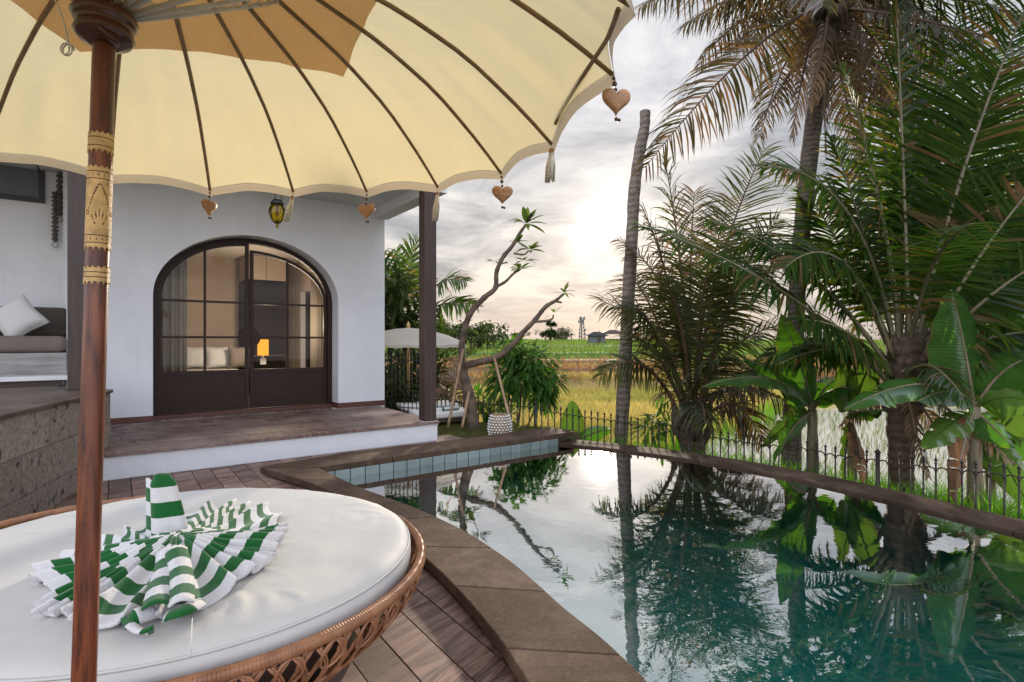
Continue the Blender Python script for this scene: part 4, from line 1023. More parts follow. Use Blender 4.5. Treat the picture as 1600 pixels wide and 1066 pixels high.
# ------------------------------------------------------------------ big parasol
AX = V((-.87, 1.27, 0))
POLE_T = P(165, 0, 1.27); POLE_B = P(131, 1066, 1.17)
pdir = (POLE_T - POLE_B).normalized()
def pole_at(z): return POLE_B + pdir * ((z - POLE_B.z) / pdir.z)
par = thing('parasol', 'large cream cloth parasol on a carved reddish wooden pole above the daybed', 'parasol', V((pole_at(0).x, pole_at(0).y, 0)))
PR = .0226
mb = MB(); mb.tube([pole_at(0), pole_at(.5), pole_at(1), pole_at(1.5), pole_at(2.0), pole_at(2.5)], PR, 32); build('pole', mb, M['pole'], par)
mb = MB(); base = pole_at(0); mb.lathe((base.x, base.y, 0), [(.22, 0), (.22, .03), (.20, .05), (.06, .07), (.045, .22), (.0, .22)], 28); build('foot', mb, M['knob'], par)
def zpix(py, Y=1.22): return H - (py - CY) / F * Y
def band(py0, py1, motif):
    z1 = zpix(py0); z0 = zpix(py1); na = 84; hgt = z1 - z0; cell = .0021; nz = max(6, int(hgt / cell))
    th_c = math.atan2(-pole_at(1.6).y, -pole_at(1.6).x)
    keep = {}
    for i in range(na):
        for j in range(nz):
            f = j * hgt / nz; ff = hgt - f; a = i / na
            dd_ = min(f, ff); k = True
            per = 14
            ph = (a * per) % 1
            if dd_ < .006: k = .22 < ph < .78                 # crenellated edge
            if dd_ < .003 and k: k = .34 < ph < .66
            if .0135 < dd_ < .0155: k = False                 # slit
            if motif and .030 < dd_ < .032: k = False
            if motif and .021 < dd_ < .026 and .42 < ((a * per + .5) % 1) < .58: k = False
            if motif:
                mid = hgt / 2; y = f - mid; x = ((a * 3) % 1 - .5) * 2 * math.pi * PR / 3
                h2 = hgt / 2 - .034
                if abs(y) < h2:
                    # pointed arch outline with scale-like leaves
                    xw = .021 * (1 - max(0, y + .008) / h2) ** .8 if y > -.008 else .021
                    if abs(abs(x) - xw) < .0016 and y > -.02 and ((y * 900) % 5.5) < 4.2: k = False
                    for q in (-2, -1, 0, 1, 2):
                        cx_, cy_ = q * .006, -.024 + .010 * (1 - abs(q) / 2.0)
                        if abs(x - cx_ - (y - cy_) * q * .12) < .0017 * (1 - abs(y - cy_) / .009) and abs(y - cy_) < .009: k = False
                    if abs(abs(x) - (.008 + (y + .036) * .2)) < .0013 and -.040 < y < -.034: k = False
                    if abs(x) > .0225 and ((y * 700) % 7) < 2.0 and abs(x) < .028: k = False
            keep[i, j] = k
    mb = MB(); r1 = PR + .0017
    def pt(i, j, r):
        a = 2 * math.pi * i / na + th_c - math.pi / 3 * 1.0; c = pole_at(z0 + hgt * j / nz); return c + V((math.cos(a) * r, math.sin(a) * r, 0))
    cache = {}
    def vi(i, j, o):
        key = (i % na, j, o)
        if key not in cache: cache[key] = mb.vert(pt(i, j, r1 if o else PR - .0005))
        return cache[key]
    for (i, j), k in keep.items():
        if not k: continue
        mb.face(vi(i, j, 1), vi(i + 1, j, 1), vi(i + 1, j + 1, 1), vi(i, j + 1, 1))
        for di, dj, e in ((-1, 0, ((i, j), (i, j + 1))), (1, 0, ((i + 1, j + 1), (i + 1, j))), (0, -1, ((i + 1, j), (i, j))), (0, 1, ((i, j + 1), (i + 1, j + 1)))):
            nb = keep.get(((i + di) % na, j + dj), False)
            if not nb:
                (a, b), (c, d) = e; mb.face(vi(a, b, 1), vi(a, b, 0), vi(c, d, 0), vi(c, d, 1))
    build('carved_band', mb, M['gold'], par, smooth=True, flatangle=40)
band(202, 236, False); band(257, 391, True); band(416, 445, False)
kn = pole_at(zpix(32))
mb = MB(); mb.lathe(kn, [(.027, -.035), (.034, -.030), (.052, -.022), (.060, -.010), (.055, .004), (.050, .008), (.060, .016), (.066, .030), (.060, .042), (.048, .050), (.04, .07), (.0, .07)], 32, axis=pdir); build('runner', mb, M['knob'], par)
mb = MB(); a = kn + V((.0, -.06, -.005)); 
mb.tube([kn + V((.03, -.055, -.02)), kn + V((.055, -.03, -.045))], .0045, 8); build('peg', mb, M['knob'], par)
mb = MB(); cw = []
for i in range(24):
    f = i / 23; cw.append(kn + V((-.062 + .012 * math.sin(f * 9), -.03 - .03 * math.sin(f * 3.1), .14 - .19 * f + .02 * math.sin(f * 12))))
mb.tube(cw, .002, 6); mb.tube([cw[-1] + V((.012 * math.cos(i * .7), -.004 * i / 6, .014 * math.sin(i * .7))) for i in range(18)], .0018, 6); build('cord', mb, M['string'], par)

# canopy: rib ends as read from the photo, at the common rim height
ZR = 2.0
def rim_px(px, py):
    Y = F * (ZR - H) / (CY - py); return V(((px - CX) / F * Y, Y, ZR))
seen = [rim_px(*p) for p in ((985, 2), (957, 112), (862, 222), (783, 268), (684, 290), (573, 297), (458, 297), (328, 295), (172, 275))]
ribs = []
for p in seen:
    d = p - AX; ribs.append((math.atan2(d.y, d.x), math.hypot(d.x, d.y)))
a_last = ribs[-1][0]; a_first = ribs[0][0] + 2 * math.pi
ngap = 12
for i in range(1, ngap): ribs.append((a_last + (a_first - a_last) * i / ngap, 1.11 + .015 * math.sin(i * 2.2)))
ribs.sort(key=lambda r: r[0])
prof = [(0, 2.425), (.15, 2.405), (.357, 2.36), (.607, 2.30), (.819, 2.215), (1.0, 2.095), (1.12, ZR)]
def pz(r, R0=1.12):
    r = r / R0 * 1.12
    for (a, za), (b, zb) in zip(prof, prof[1:]):
        if r <= b:
            f = (r - a) / (b - a)
            return za + (zb - za) * f
    return ZR - (r - 1.12) * .9
import bisect
def pzs(r, R0):
    # smoothed
    return (pz(max(0, r - .05), R0) + pz(r, R0) * 2 + pz(r + .05, R0)) / 4
nb_r = len(ribs); SUB = 16; RAD = 36
def canopy_pt(k, f, t, lift=0, wr=True):
    """k rib index, f 0..1 across the panel, t 0..1 from hub to rim"""
    a0, r0 = ribs[k]; a1, r1 = ribs[(k + 1) % nb_r]
    if a1 < a0: a1 += 2 * math.pi
    a = a0 + (a1 - a0) * f
    chord = 1 / (math.cos((f - .5) * (a1 - a0)) / math.cos((a1 - a0) / 2))   # straight-ish between ribs
    R0 = (r0 + (r1 - r0) * f)
    bow = math.sin(math.pi * f)
    rr_ = R0 * t * (1 + (chord - 1) * t) * (1 - .022 * bow * t ** 5)
    z = pzs(R0 * t, R0) + .012 * bow * t ** 2 + .006 * bow * t ** 6
    if wr: z += bow * (t ** 2) * (1 - .85 * t ** 10) * (.007 * math.sin(k * 2.3 + f * 9 + t * 6) * math.sin(t * 11 + k) + .0075 * math.sin(f * 16 + k * 3.1 + t * 5 * math.sin(k)) * max(0, t - .45) * 2 * (.4 + .6 * math.sin(k * 5.7 + f * 4) ** 2))
    return V((AX.x + math.cos(a) * rr_, AX.y + math.sin(a) * rr_, z + lift))
mb = MB()
rows = []
tl = [.03] + [i / RAD for i in range(2, RAD + 1)]
def cfn(i, j):
    k, f = divmod(i, SUB); return canopy_pt(k, f / SUB, tl[j])
mb.grid(cfn, nb_r * SUB, len(tl), closeu=True)
build('canopy', mb, M['canopy'], par)
mb = MB()                                                           # turned hem hanging at the rim
def hfn(i, j):
    k, f = divmod(i, SUB); p = canopy_pt(k, f / SUB, 1.0); d = (p - V((AX.x, AX.y, p.z))).normalized()
    return p + d * (.002 + .004 * j) + V((0, 0, .004 - .016 * j))
mb.grid(hfn, nb_r * SUB, 3, closeu=True)
build('hem', mb, M['hem'], par)
# ribs under the cloth
for k, (a, r0) in enumerate(ribs):
    mb = MB(); pts = []
    for i in range(17):
        t = .05 + .95 * i / 16; p = canopy_pt(k, 0, t, -.006, False); pts.append(p)
    mb.tube(pts, [.0085 - .0028 * i / 16 for i in range(17)], 6); build('rib', mb, M['rib'], par)
# bamboo hoop showing under the cloth by the largest heart
def on_canopy(px, py, lift=-.014):
    for i in range(3000):
        Y = .4 + i * .001; q = P(px, py, Y); r_ = math.hypot(q.x - AX.x, q.y - AX.y)
        if q.z > pzs(r_, 1.12): return q + V((0, 0, lift))
    return q
hp = [on_canopy(*q) for q in ((966, 4), (958, 28), (948, 52), (933, 76), (914, 106), (896, 136), (880, 164), (868, 186))]
mb = MB(); mb.tube(catmull(hp, 4), .0058, 6); build('hoop', mb, M['rib'], par)
# stretchers wrapped in white string
for k in range(nb_r):
    mb = MB(); a = ribs[k][0]; p0 = kn + V((math.cos(a) * .045, math.sin(a) * .045, .05)); p1 = canopy_pt(k, 0, .33, -.008, False)
    mb.tube([p0, (p0 + p1) / 2 + V((0, 0, -.004)), p1], [.007, .006, .005], 6); build('stretcher', mb, M['string'], par)
mb = MB()
for q in range(7):
    f = .45 + .08 * q; loop = []
    for k in range(nb_r):
        a = ribs[k][0]; p0 = kn + V((math.cos(a) * .045, math.sin(a) * .045, .05)); p1 = canopy_pt(k, 0, .33, -.008, False); loop.append(p0 + (p1 - p0) * f + V((0, 0, -.006)))
    mb.tube(loop, .0022, 5, closed=True)
build('string_web', mb, M['string'], par)
# tan patch: five-cornered cloth under the crown
mb = MB(); corner0 = math.atan2(.63, .285)
def tan_r(a):
    q = (a - corner0) % (2 * math.pi / 5) - math.pi / 5
    return .69 * math.cos(math.pi / 5) / math.cos(q)
def at_ang(a, r, lift):
    for k in range(nb_r):
        a0 = ribs[k][0]; a1 = ribs[(k + 1) % nb_r][0]
        if a1 < a0: a1 += 2 * math.pi
        aa = a
        while aa < a0: aa += 2 * math.pi
        while aa >= a0 + 2 * math.pi: aa -= 2 * math.pi
        if a0 <= aa <= a1:
            f = (aa - a0) / (a1 - a0); R0 = ribs[k][1] + (ribs[(k + 1) % nb_r][1] - ribs[k][1]) * f
            return canopy_pt(k, f, r / R0, lift)
    return V((AX.x, AX.y, 2.4))
NA = 150
mb.grid(lambda i, j: at_ang(corner0 + 2 * math.pi * i / NA, tan_r(corner0 + 2 * math.pi * i / NA) * (.05 + .95 * j / 12), -.0045), NA, 13, closeu=True)
build('crown_lining', mb, M['tan'], par)

# ornaments hanging from the rib ends
def heart_mb(c, s, face_dir, th=.35):
    """puffed heart, s = height; face_dir = outward normal"""
    N = V(face_dir); N.z = 0; N.normalize(); X = V((0, 0, 1)).cross(N); Z = V((0, 0, 1))
    n = 40; outl = []
    for i in range(n):
        t = 2 * math.pi * i / n
        x = 16 * math.sin(t) ** 3; y = 13 * math.cos(t) - 5 * math.cos(2 * t) - 2 * math.cos(3 * t) - math.cos(4 * t)
        outl.append((x / 30, (y + 2.5) / 30))
    mb = MB()
    for sg in (1, -1):
        lay = []
        for f, d in ((1, 0), (.93, .55), (.75, .85), (.4, 1), (0, 1.05)):
            lay.append([mb.vert(c + X * (x * f * s) + Z * (y * f * s * 1.0) + N * (sg * d * th * s * .5)) for x, y in outl])
        for a, b in zip(lay, lay[1:]):
            for k in range(n):
                q = (a[k], a[(k + 1) % n], b[(k + 1) % n], b[k]); mb.face(*(q if sg > 0 else q[::-1]))
    return mb
def heart(k3, pxr, label, px, py0, py1, rot=0):
    p = V(k3); Y = p.y; c = P(px, (py0 + py1) / 2, Y); s = (py1 - py0) / F * Y
    o = thing('heart_pendant', label, 'heart pendant', c, 'wooden hearts hanging from the parasol')
    fd = V((math.sin(rot), -math.cos(rot), 0))
    hm = heart_mb(c, s, fd); build('heart', hm, M['heart'], o)
    top = c + V((0, 0, s * .28)); mb = MB(); mb.tube([p + V((0, 0, -.002)), (p + top) / 2, top], .0016, 5)
    build('cord', mb, M['string'], o)
    g = p.z - top.z
    for q, r_ in ((.30, .16), (.55, .30), (.80, .20)):
        mb = MB(); mb.ball(p + (top - p) * q, r_ * .22 * s + .002, 10); build('bead', mb, M['bead'], o)
    mb = MB(); bt = c + V((0, 0, -s * .60)); mb.ball(bt, .045 * s + .002, 8); mb.ball(bt + V((.10 * s, 0, -.03 * s)), .05 * s + .001, 8); build('bead', mb, M['bead'], o)
heart(seen[1], 0, 'largest carved heart, hanging against the sky from the parasol rim', 963, 138, 182, .15)
heart(seen[3], 0, 'carved heart hanging from the parasol just above the bare crooked tree', 785, 290, 321, .1)
heart(seen[5], 0, 'small carved heart hanging in front of the white wall beside the tasselled post', 573, 318, 344, -.15)
heart(seen[7], 0, 'carved heart turned edge-on in front of the white wall above the arch', 327, 312, 338, 1.25)
mbx = MB(); mbx.ball(P(975, 146, 1.33), .012, 12)
def tassel(p, label, py1, lean=0, wid=1.0):
    p = V(p); Y = p.y; b = P(0, py1, Y).z; Lh = p.z - b; kz = p.z - Lh * .22
    o = thing('tassel', label, 'tassel', V((p.x, p.y, b)), 'cotton tassels hanging from the parasol')
    dx = lean * Lh
    mb = MB(); mb.tube([p + V((0, 0, -.001)), V((p.x + dx * .1, p.y, kz))], .0016, 5); build('cord', mb, M['string'], o)
    mb = MB(); mb.ball((p.x + dx * .1, p.y, kz), .0085 * wid, 10); mb.lathe((p.x + dx * .12, p.y, kz), [(.007 * wid, -.014), (.0085 * wid, -.010), (.007 * wid, -.004)], 10); build('bead', mb, M['heart'], o)
    mb = MB(); rs = random.Random(int(py1 * 7))
    for q in range(64):
        a = rs.random() * 6.283; r0 = .0065 * wid * math.sqrt(rs.random()); r1 = .0175 * wid * math.sqrt(rs.random()); e = b + rs.uniform(0, .12) * Lh
        A = V((p.x + dx * .12 + r0 * math.cos(a), p.y + r0 * math.sin(a), kz - .006)); C = V((p.x + dx + r1 * math.cos(a), p.y + r1 * math.sin(a), e))
        Bm = (A + C) / 2 + V((r1 * .35 * math.cos(a), r1 * .35 * math.sin(a), 0)); mb.tube([A, Bm, C], .0017, 4)
    build('skirt', mb, M['tassel'], o)
tassel(seen[2], 'grey cotton tassel hanging against the cloudy sky beside the big heart', 285, -.05, 1.1)
tassel(seen[4], 'white tassel hanging in front of the top of the veranda post', 346, -.08, .8)
tassel(seen[6], 'white tassel swinging beside the yellow lantern', 347, -.22, .8)
tassel(seen[8], 'white tassel hanging just beside the carved parasol pole', 324, -.15, .8)

# ------------------------------------------------------------------ round daybed
DC = V((-1.505, 2.42, 0)); DA, DB = 1.105, .985; DROT = R(-14)
def ell(a, ra, rb, z, c=DC):
    x, y = ra * math.cos(a), rb * math.sin(a); return V((c.x + x * math.cos(DROT) - y * math.sin(DROT), c.y + x * math.sin(DROT) + y * math.cos(DROT), z))
def rimz(a): return .375 + .05 * max(0, -math.cos(a - .1)) 
dayb = thing('daybed', 'large round rattan daybed base with looped cane sides under the parasol', 'daybed', V((DC.x, DC.y, 0)))
mb = MB(); n = 150; mb.tube([ell(2 * math.pi * i / n, DA, DB, rimz(2 * math.pi * i / n)) for i in range(n)], [.0205 + .001 * (i % 2) for i in range(n)], 10, closed=True)
# fine binding turns on the rim
m_turn = 560; 
for i in range(m_turn):
    a = 2 * math.pi * i / m_turn; c = ell(a, DA, DB, rimz(a)); out = (ell(a, DA + .1, DB + .1, 0) - ell(a, DA, DB, 0)).normalized()
    r_ = .0212
    if i % 1 == 0 and -2.6 < a - 2 * math.pi < .9 or a < 1.0:
        ring = [c + out * (r_ * math.cos(q * math.pi / 4)) + V((0, 0, r_ * math.sin(q * math.pi / 4))) for q in range(8)]
        mb.tube(ring, .0022, 4, closed=True)
build('rim', mb, M['rattan'], dayb)
def side(a, f, push=0):
    """f 0 top .. 1 bottom of the basket wall"""
    k = 1 + .02 * math.sin(f * 2.2) - .26 * f ** 1.5
    return ell(a, DA * k + push, DB * k + push, rimz(a) - .02 - (rimz(a) - .06) * f)
mb = MB(); NL = 84
for i in range(NL):
    a = 2 * math.pi * i / NL; da = 2 * math.pi / NL
    # round loop under the rim
    mb.tube([side(a + da * .62 * math.cos(q * math.pi / 7), .17 + .17 * math.sin(q * math.pi / 7), .006 * (1 if i % 2 else -1)) for q in range(14)], .0058, 5, closed=True)
    # pointed crossing strands
    for sg in (1, -1):
        mb.tube([side(a + sg * da * (.1 + 1.5 * f + .25 * math.sin(f * 6.2)), .02 + .97 * f, .004 * sg) for f in [q / 9 for q in range(10)]], .0052, 5)
        mb.tube([side(a + sg * da * (.1 + 1.5 * f + .25 * math.sin(f * 6.2)) + da * .13, .02 + .97 * f, .004 * sg) for f in [q / 9 for q in range(10)]], .0045, 5)
build('cane_sides', mb, M['rattan'], dayb)
for f, r_ in ((.98, .02), (.62, .007)):
    mb = MB(); mb.tube([side(2 * math.pi * i / 90, f) for i in range(90)], r_, 8, closed=True); build('hoop', mb, M['rattan'], dayb)
mb = MB(); mb.lathe((DC.x, DC.y, 0), [(.80, .0), (.84, .28), (.0, .29)], 48); build('inner_base', mb, M['dark_wood'], dayb)
# cushion
CC = V((-1.475, 2.42, 0)); CA, CB = 1.02, .945
ZT = .475
cus = thing('daybed_cushion', 'thick white round cushion with a piped seam lying in the rattan daybed', 'cushion', V((CC.x, CC.y, .29)))
mb = MB(); profc = [(0.0, ZT + .012), (.25, ZT + .011), (.5, ZT + .008), (.7, ZT + .003), (.82, ZT - .003), (.90, ZT - .012), (.955, ZT - .026), (.985, ZT - .045), (1.0, ZT - .075), (1.0, ZT - .13), (.985, ZT - .165), (.95, .29), (0, .285)]
n = 300
prs = [profc[0]]
for (r0, z0), (r1, z1) in zip(profc, profc[1:]):
    k_ = max(1, int(abs(r1 - r0) / .02))
    for q in range(1, k_ + 1): prs.append((r0 + (r1 - r0) * q / k_, z0 + (z1 - z0) * q / k_))
wr = []
rw = random.Random(12)
for _ in range(46):                                        # creases: place, direction, length, width, height
    a = rw.uniform(-math.pi, math.pi); r_ = math.sqrt(rw.uniform(.25, .93)); wr.append((r_ * math.cos(a), r_ * math.sin(a), a + rw.choice((0, math.pi / 2)) + rw.gauss(0, .5), rw.uniform(.06, .20), rw.uniform(.010, .022), rw.uniform(-.0045, .0055)))
for x_, y_ in ((.75, -.42), (.70, -.50), (.66, -.44), (.80, -.34), (.62, -.55), (.55, .62), (.62, .58), (.48, .68), (.70, .5), (.4, .74), (.3, -.2), (.35, -.28)):
    wr.append((x_, y_, math.atan2(y_, x_) + rw.gauss(0, .5), rw.uniform(.05, .10), rw.uniform(.012, .02), rw.uniform(.005, .009)))
def cush_z(a, k):
    x, y = k * math.cos(a), k * math.sin(a); w = .006 * math.sin(x * 5 + 1) * math.sin(y * 4 + 2)
    for cx_, cy_, d_, l_, w_, h_ in wr:
        dx, dy = x - cx_, y - cy_
        if abs(dx) > .4 or abs(dy) > .4: continue
        u = dx * math.cos(d_) + dy * math.sin(d_); v = -dx * math.sin(d_) + dy * math.cos(d_) + .25 * u * u / max(l_, .05)
        w += h_ * math.exp(-(u / l_) ** 2 - (v / w_) ** 2)
    # the towel's weight presses the middle down
    w -= .010 * math.exp(-((x + .03) ** 2 + y ** 2) / .16)
    return w
mb.grid(lambda i, j: ell(2 * math.pi * i / n, CA * max(prs[j][0], .001), CB * max(prs[j][0], .001), prs[j][1] + (cush_z(2 * math.pi * i / n, prs[j][0]) if j < len(prs) - 30 else 0), CC), n, len(prs), closeu=True)
build('cover', mb, M['cushion'], cus)
n = 110; mb = MB(); mb.tube([ell(2 * math.pi * i / n, CA * .992, CB * .992, ZT - .052, CC) for i in range(n)], .0055, 6, closed=True)
cz0 = P(300, 940, 1).z
mb.tube([V((*xy(300, 965, ZT)[:2], ZT + .010)), V((*xy(299, 995, ZT)[:2], ZT + .008)), V((*xy(298, 1028, ZT)[:2], ZT + .004))], .0022, 6)
n = 110
build('piping', mb, M['cushion'], cus)

# folded striped towel
TCN = V((-1.31, 2.12, 0)); tow = thing('folded_towel', 'green and white striped towel folded into a pleated fan with an upright roll', 'towel', V((TCN.x, TCN.y, ZT)))
mb = MB(); NA = 380; NR = 30
def tow_R(a):
    # outline read from the photo: (angle, reach)
    tbl = [(-180, .48), (-140, .42), (-110, .47), (-90, .52), (-55, .53), (-20, .42), (0, .39), (32, .41), (60, .55), (85, .70), (108, .78), (135, .66), (160, .52), (180, .48)]
    d = math.degrees(a); d = (d + 180) % 360 - 180
    for (x0, r0), (x1, r1) in zip(tbl, tbl[1:]):
        if x0 <= d <= x1:
            f = (d - x0) / (x1 - x0); f = f * f * (3 - 2 * f); return r0 + (r1 - r0) * f
    return .5
nple = 29
tri = lambda x: 2 * abs((x % 1) - .5) * 2 - 1
def tow_pt(i, j):
    a = 2 * math.pi * i / NA; k = j / (NR - 1)
    ph = a / (2 * math.pi) * nple + .35 * math.sin(a * 3) + .25 * math.sin(a * 7 + 1)
    Rr = tow_R(a) * .93 * (1 + .05 * math.sin(a * 9 + 2) + .045 * math.sin(ph * 2 * math.pi))
    r = .004 + (Rr - .004) * k
    base = ZT + .010 + .075 * math.exp(-(r / .20) ** 2) + .03 * (1 - k)
    amp = .004 + .034 * min(1, k * 1.3) * (1 + .35 * math.sin(a * 4.3))
    s = math.sin(ph * 2 * math.pi); s = math.copysign(abs(s) ** .75, s)
    z = base + amp * (s * .5 + .5) + .004 * math.sin(a * 5 + k * 9)
    if k > .93: z -= .004
    aa = a + .035 * k * math.cos(ph * 2 * math.pi) + .10 * k * math.sin(a * 2)
    return V((TCN.x + r * math.cos(aa), TCN.y + r * math.sin(aa), z))
mb.grid(tow_pt, NA, NR, closeu=True)
for fi in range(len(mb.f)):
    i, j = divmod(fi, NR - 1)
    def uu(i_, j_):
        a = 2 * math.pi * i_ / NA; r = .03 + (tow_R(a) - .03) * j_ / (NR - 1)
        e = tow_R(a) - r                                   # stripes counted from the hem
        return (e / .118 + .02 + .01 * math.sin(a * 23), 0)
    mb.uv[fi] = [uu(i, j), uu(i + 1, j), uu(i + 1, j + 1), uu(i, j + 1)]
build('pleated_fan', mb, M['towel'], tow, solid=.010)
# upright roll: a flattened cone leaning back a little
mb = MB(); rb = P(266, 838, 2.30); rt = P(252, 741, 2.34)
NZ = 22; NC = 30
def roll_pt(i, j):
    f = j / (NZ - 1); c = rb + (rt - rb) * f; c.z = ZT + .03 + (rt.z - ZT - .03) * f; a = 2 * math.pi * i / NC
    wx = .076 - .030 * f - (.012 * max(0, f - .85) / .15); wy = .05 - .018 * f
    if f > .93: wx *= .82; wy *= .7
    fold = .010 * math.sin(3 * a + 1) * (1 - f * .4)
    return V((c.x + (wx + fold) * math.cos(a), c.y + (wy + fold) * math.sin(a), c.z))
mb.grid(roll_pt, NC, NZ, closeu=True); nf = len(mb.f)
for fi in range(nf):
    i, j = divmod(fi, NZ - 1); mb.uv[fi] = [(jj * .25 / NZ / .105 + .62, 0) for jj in (j, j, j + 1, j + 1)]
topc = mb.vert(rt + V((0, 0, .006))); base_i = 0
for i in range(NC):
    f = mb.face(i * NZ + NZ - 1, ((i + 1) % NC) * NZ + NZ - 1, topc); mb.uv[f] = [(.9, 0)] * 3
build('upright_roll', mb, M['towel'], tow)
mb = MB()                                                     # outer wrap of the roll, open to one side
def wrap_pt(i, j):
    f = j / 13; a = R(150) + R(215) * i / 17; c = rb + (rt - rb) * f; c.z = ZT + .03 + (rt.z - ZT - .055) * f
    return V((c.x - .018 + (.080 - .034 * f) * math.cos(a), c.y + .01 + (.050 - .016 * f) * math.sin(a), c.z + .012 * math.sin(a * 2)))
mb.grid(wrap_pt, 18, 14)
for fi in range(len(mb.f)):
    i, j = divmod(fi, 13); mb.uv[fi] = [(jj * .25 / 14 / .105 + .12, 0) for jj in (j, j, j + 1, j + 1)]
build('roll_wrap', mb, M['towel'], tow, solid=.007)
# loose hem folds in front
def ribbon(pts, w, name, u0=0, us=.118, wz=0):
    mb = MB(); c = catmull(pts, 6); n = len(c); acc = [0]
    for a, b in zip(c, c[1:]): acc.append(acc[-1] + (b - a).length)
    idx = []
    for i, p in enumerate(c):
        T = (c[min(i + 1, n - 1)] - c[max(i - 1, 0)]).normalized(); S = T.cross(V((0, 0, 1))).normalized()
        idx.append([mb.vert(p + S * (w * q) + V((0, 0, .016 * (1 - 4 * q * q) + wz * q))) for q in (-.5, -.25, 0, .25, .5)])
    for i in range(n - 1):
        for q in range(4):
            f = mb.face(idx[i][q], idx[i][q + 1], idx[i + 1][q + 1], idx[i + 1][q]); mb.uv[f] = [(acc[k] / us + u0, 0) for k in (i, i, i + 1, i + 1)]
    build(name, mb, M['towel'], tow, solid=.007)
def tz(px, py, z): return V((*xy(px, py, z)[:2], z))
ribbon([tz(264, 862, ZT + .115), tz(262, 885, ZT + .085), tz(252, 918, ZT + .065), tz(244, 950, ZT + .055)], .075, 'front_flap', .1)
ribbon([tz(275, 860, ZT + .118), tz(281, 888, ZT + .088), tz(285, 920, ZT + .068), tz(283, 946, ZT + .055)], .068, 'front_flap', .4)
ribbon([tz(240, 956, ZT + .025), tz(212, 965, ZT + .035), tz(203, 975, ZT + .02), tz(222, 992, ZT + .012), tz(240, 985, ZT + .02)], .045, 'loose_hem', .0, wz=.03)
ribbon([tz(262, 965, ZT + .02), tz(290, 955, ZT + .035), tz(308, 945, ZT + .02)], .06, 'loose_hem', .45)

# ------------------------------------------------------------------ lawn
LW = [TC - W_ * .0 + U * .02, TC + U * .35 - W_ * .56, V((ob[4].x, ob[4].y, 0)), V((ob[-1].x, ob[-1].y, 0)), V((1.02, 8.15, 0)), V((.72, 8.55, 0)), V((.18, 8.85, 0)), V((-.45, 9.15, 0)), V((-1.2, 9.65, 0)), V((-1.9, 10.2, 0)), V((-2.0, 12.5, 0)), V((-7, 14, 0)), HW(0.1, 5.2, 0), HW(0.05, 0.1, 0)]
mb = MB(); mb.prism([tuple(p[:2]) for p in LW], -1.0, -.03); struct('lawn', mb, M['lawn_soil'], smooth=False)
inl = in_poly([tuple(p[:2]) for p in LW])
x, y = scatter(42000, -2.2, 1.2, 6.6, 10.4, 71, inl); n = len(x)
tag(blades('lawn_grass', M['lawn'], np.stack([x, y, np.full(n, -.032)], 1), .02 + .03 * nrs.rand(n), .004 + .004 * nrs.rand(n), .9, 72), 'short dry lawn grass between the veranda and the pool', 'grass')

# ------------------------------------------------------------------ spiked iron fence
fp = [(640, 609, 10.3), (690, 614, 9.65), (759, 620, 9.1), (816, 624, 8.8), (872, 634, 8.6), (915, 640, 8.35), (980, 649, 8.0), (1055, 664, 7.6), (1119, 671, 7.3), (1170, 678, 7.0), (1263, 687, 6.55), (1298, 695, 6.35), (1378, 704, 5.98), (1442, 712, 5.68), (1488, 716, 5.5), (1562, 723, 5.25), (1640, 732, 5.05)]
fl = catmull([P(*q) for q in fp], 8)
fen = thing('spiked_fence', 'low dark iron fence with spear tips running between the pool and the rice fields', 'fence', V((fl[60].x, fl[60].y, -.6)))
acc = 0; last = -1; cum = [0]
for a, b in zip(fl, fl[1:]): cum.append(cum[-1] + math.hypot(b.x - a.x, b.y - a.y))
TOTAL = cum[-1]
def fat(s):
    s = max(0, min(TOTAL - 1e-6, s)); i = bisect.bisect_right(cum, s) - 1; f = (s - cum[i]) / (cum[i + 1] - cum[i]); return fl[i] + (fl[i + 1] - fl[i]) * f
npick = 84; dsp = TOTAL / npick; posts = (7, 27, 50, 71)
def fdepth(p): return .62 if p.x < .7 else 1.0
proto = None
for i in range(npick + 1):
    p = fat(i * dsp); mb = MB()
    if i in posts:
        mb.tube([p + V((0, 0, -fdepth(p) - .2)), p + V((0, 0, -.03))], .024, 6); mb.lathe(p, [(.03, -.03), (.03, -.015), (.012, .0), (0, .02)], 8); build('post', mb, M['iron'], fen)
    else:
        mb.tube([p + V((0, 0, -fdepth(p) - .1)), p + V((0, 0, -.07))], .0092, 6)
        mb.lathe(p, [(.0, -.085), (.013, -.075), (.0155, -.068), (.008, -.06), (.008, -.052), (.018, -.035), (.006, -.012), (0, .012)], 8)
        mb.lathe(p, [(.008, -.155), (.0155, -.143), (.0155, -.135), (.008, -.123)], 8, cap=False)
        build('picket', mb, M['iron'], fen)
mb = MB()
for i in range(npick):                                    # shallow arcs between pickets, then the lower rail
    a = fat(i * dsp) + V((0, 0, -.135)); b = fat((i + 1) * dsp) + V((0, 0, -.135))
    mb.tube([a + (b - a) * (q / 6) + V((0, 0, .028 * math.sin(math.pi * q / 6))) for q in range(7)], .0075, 5)
build('rail', mb, M['iron'], fen)
mb = MB(); mb.tube([fat(i * dsp) + V((0, 0, -.56)) for i in range(npick + 1)], .008, 6); build('rail', mb, M['iron'], fen)

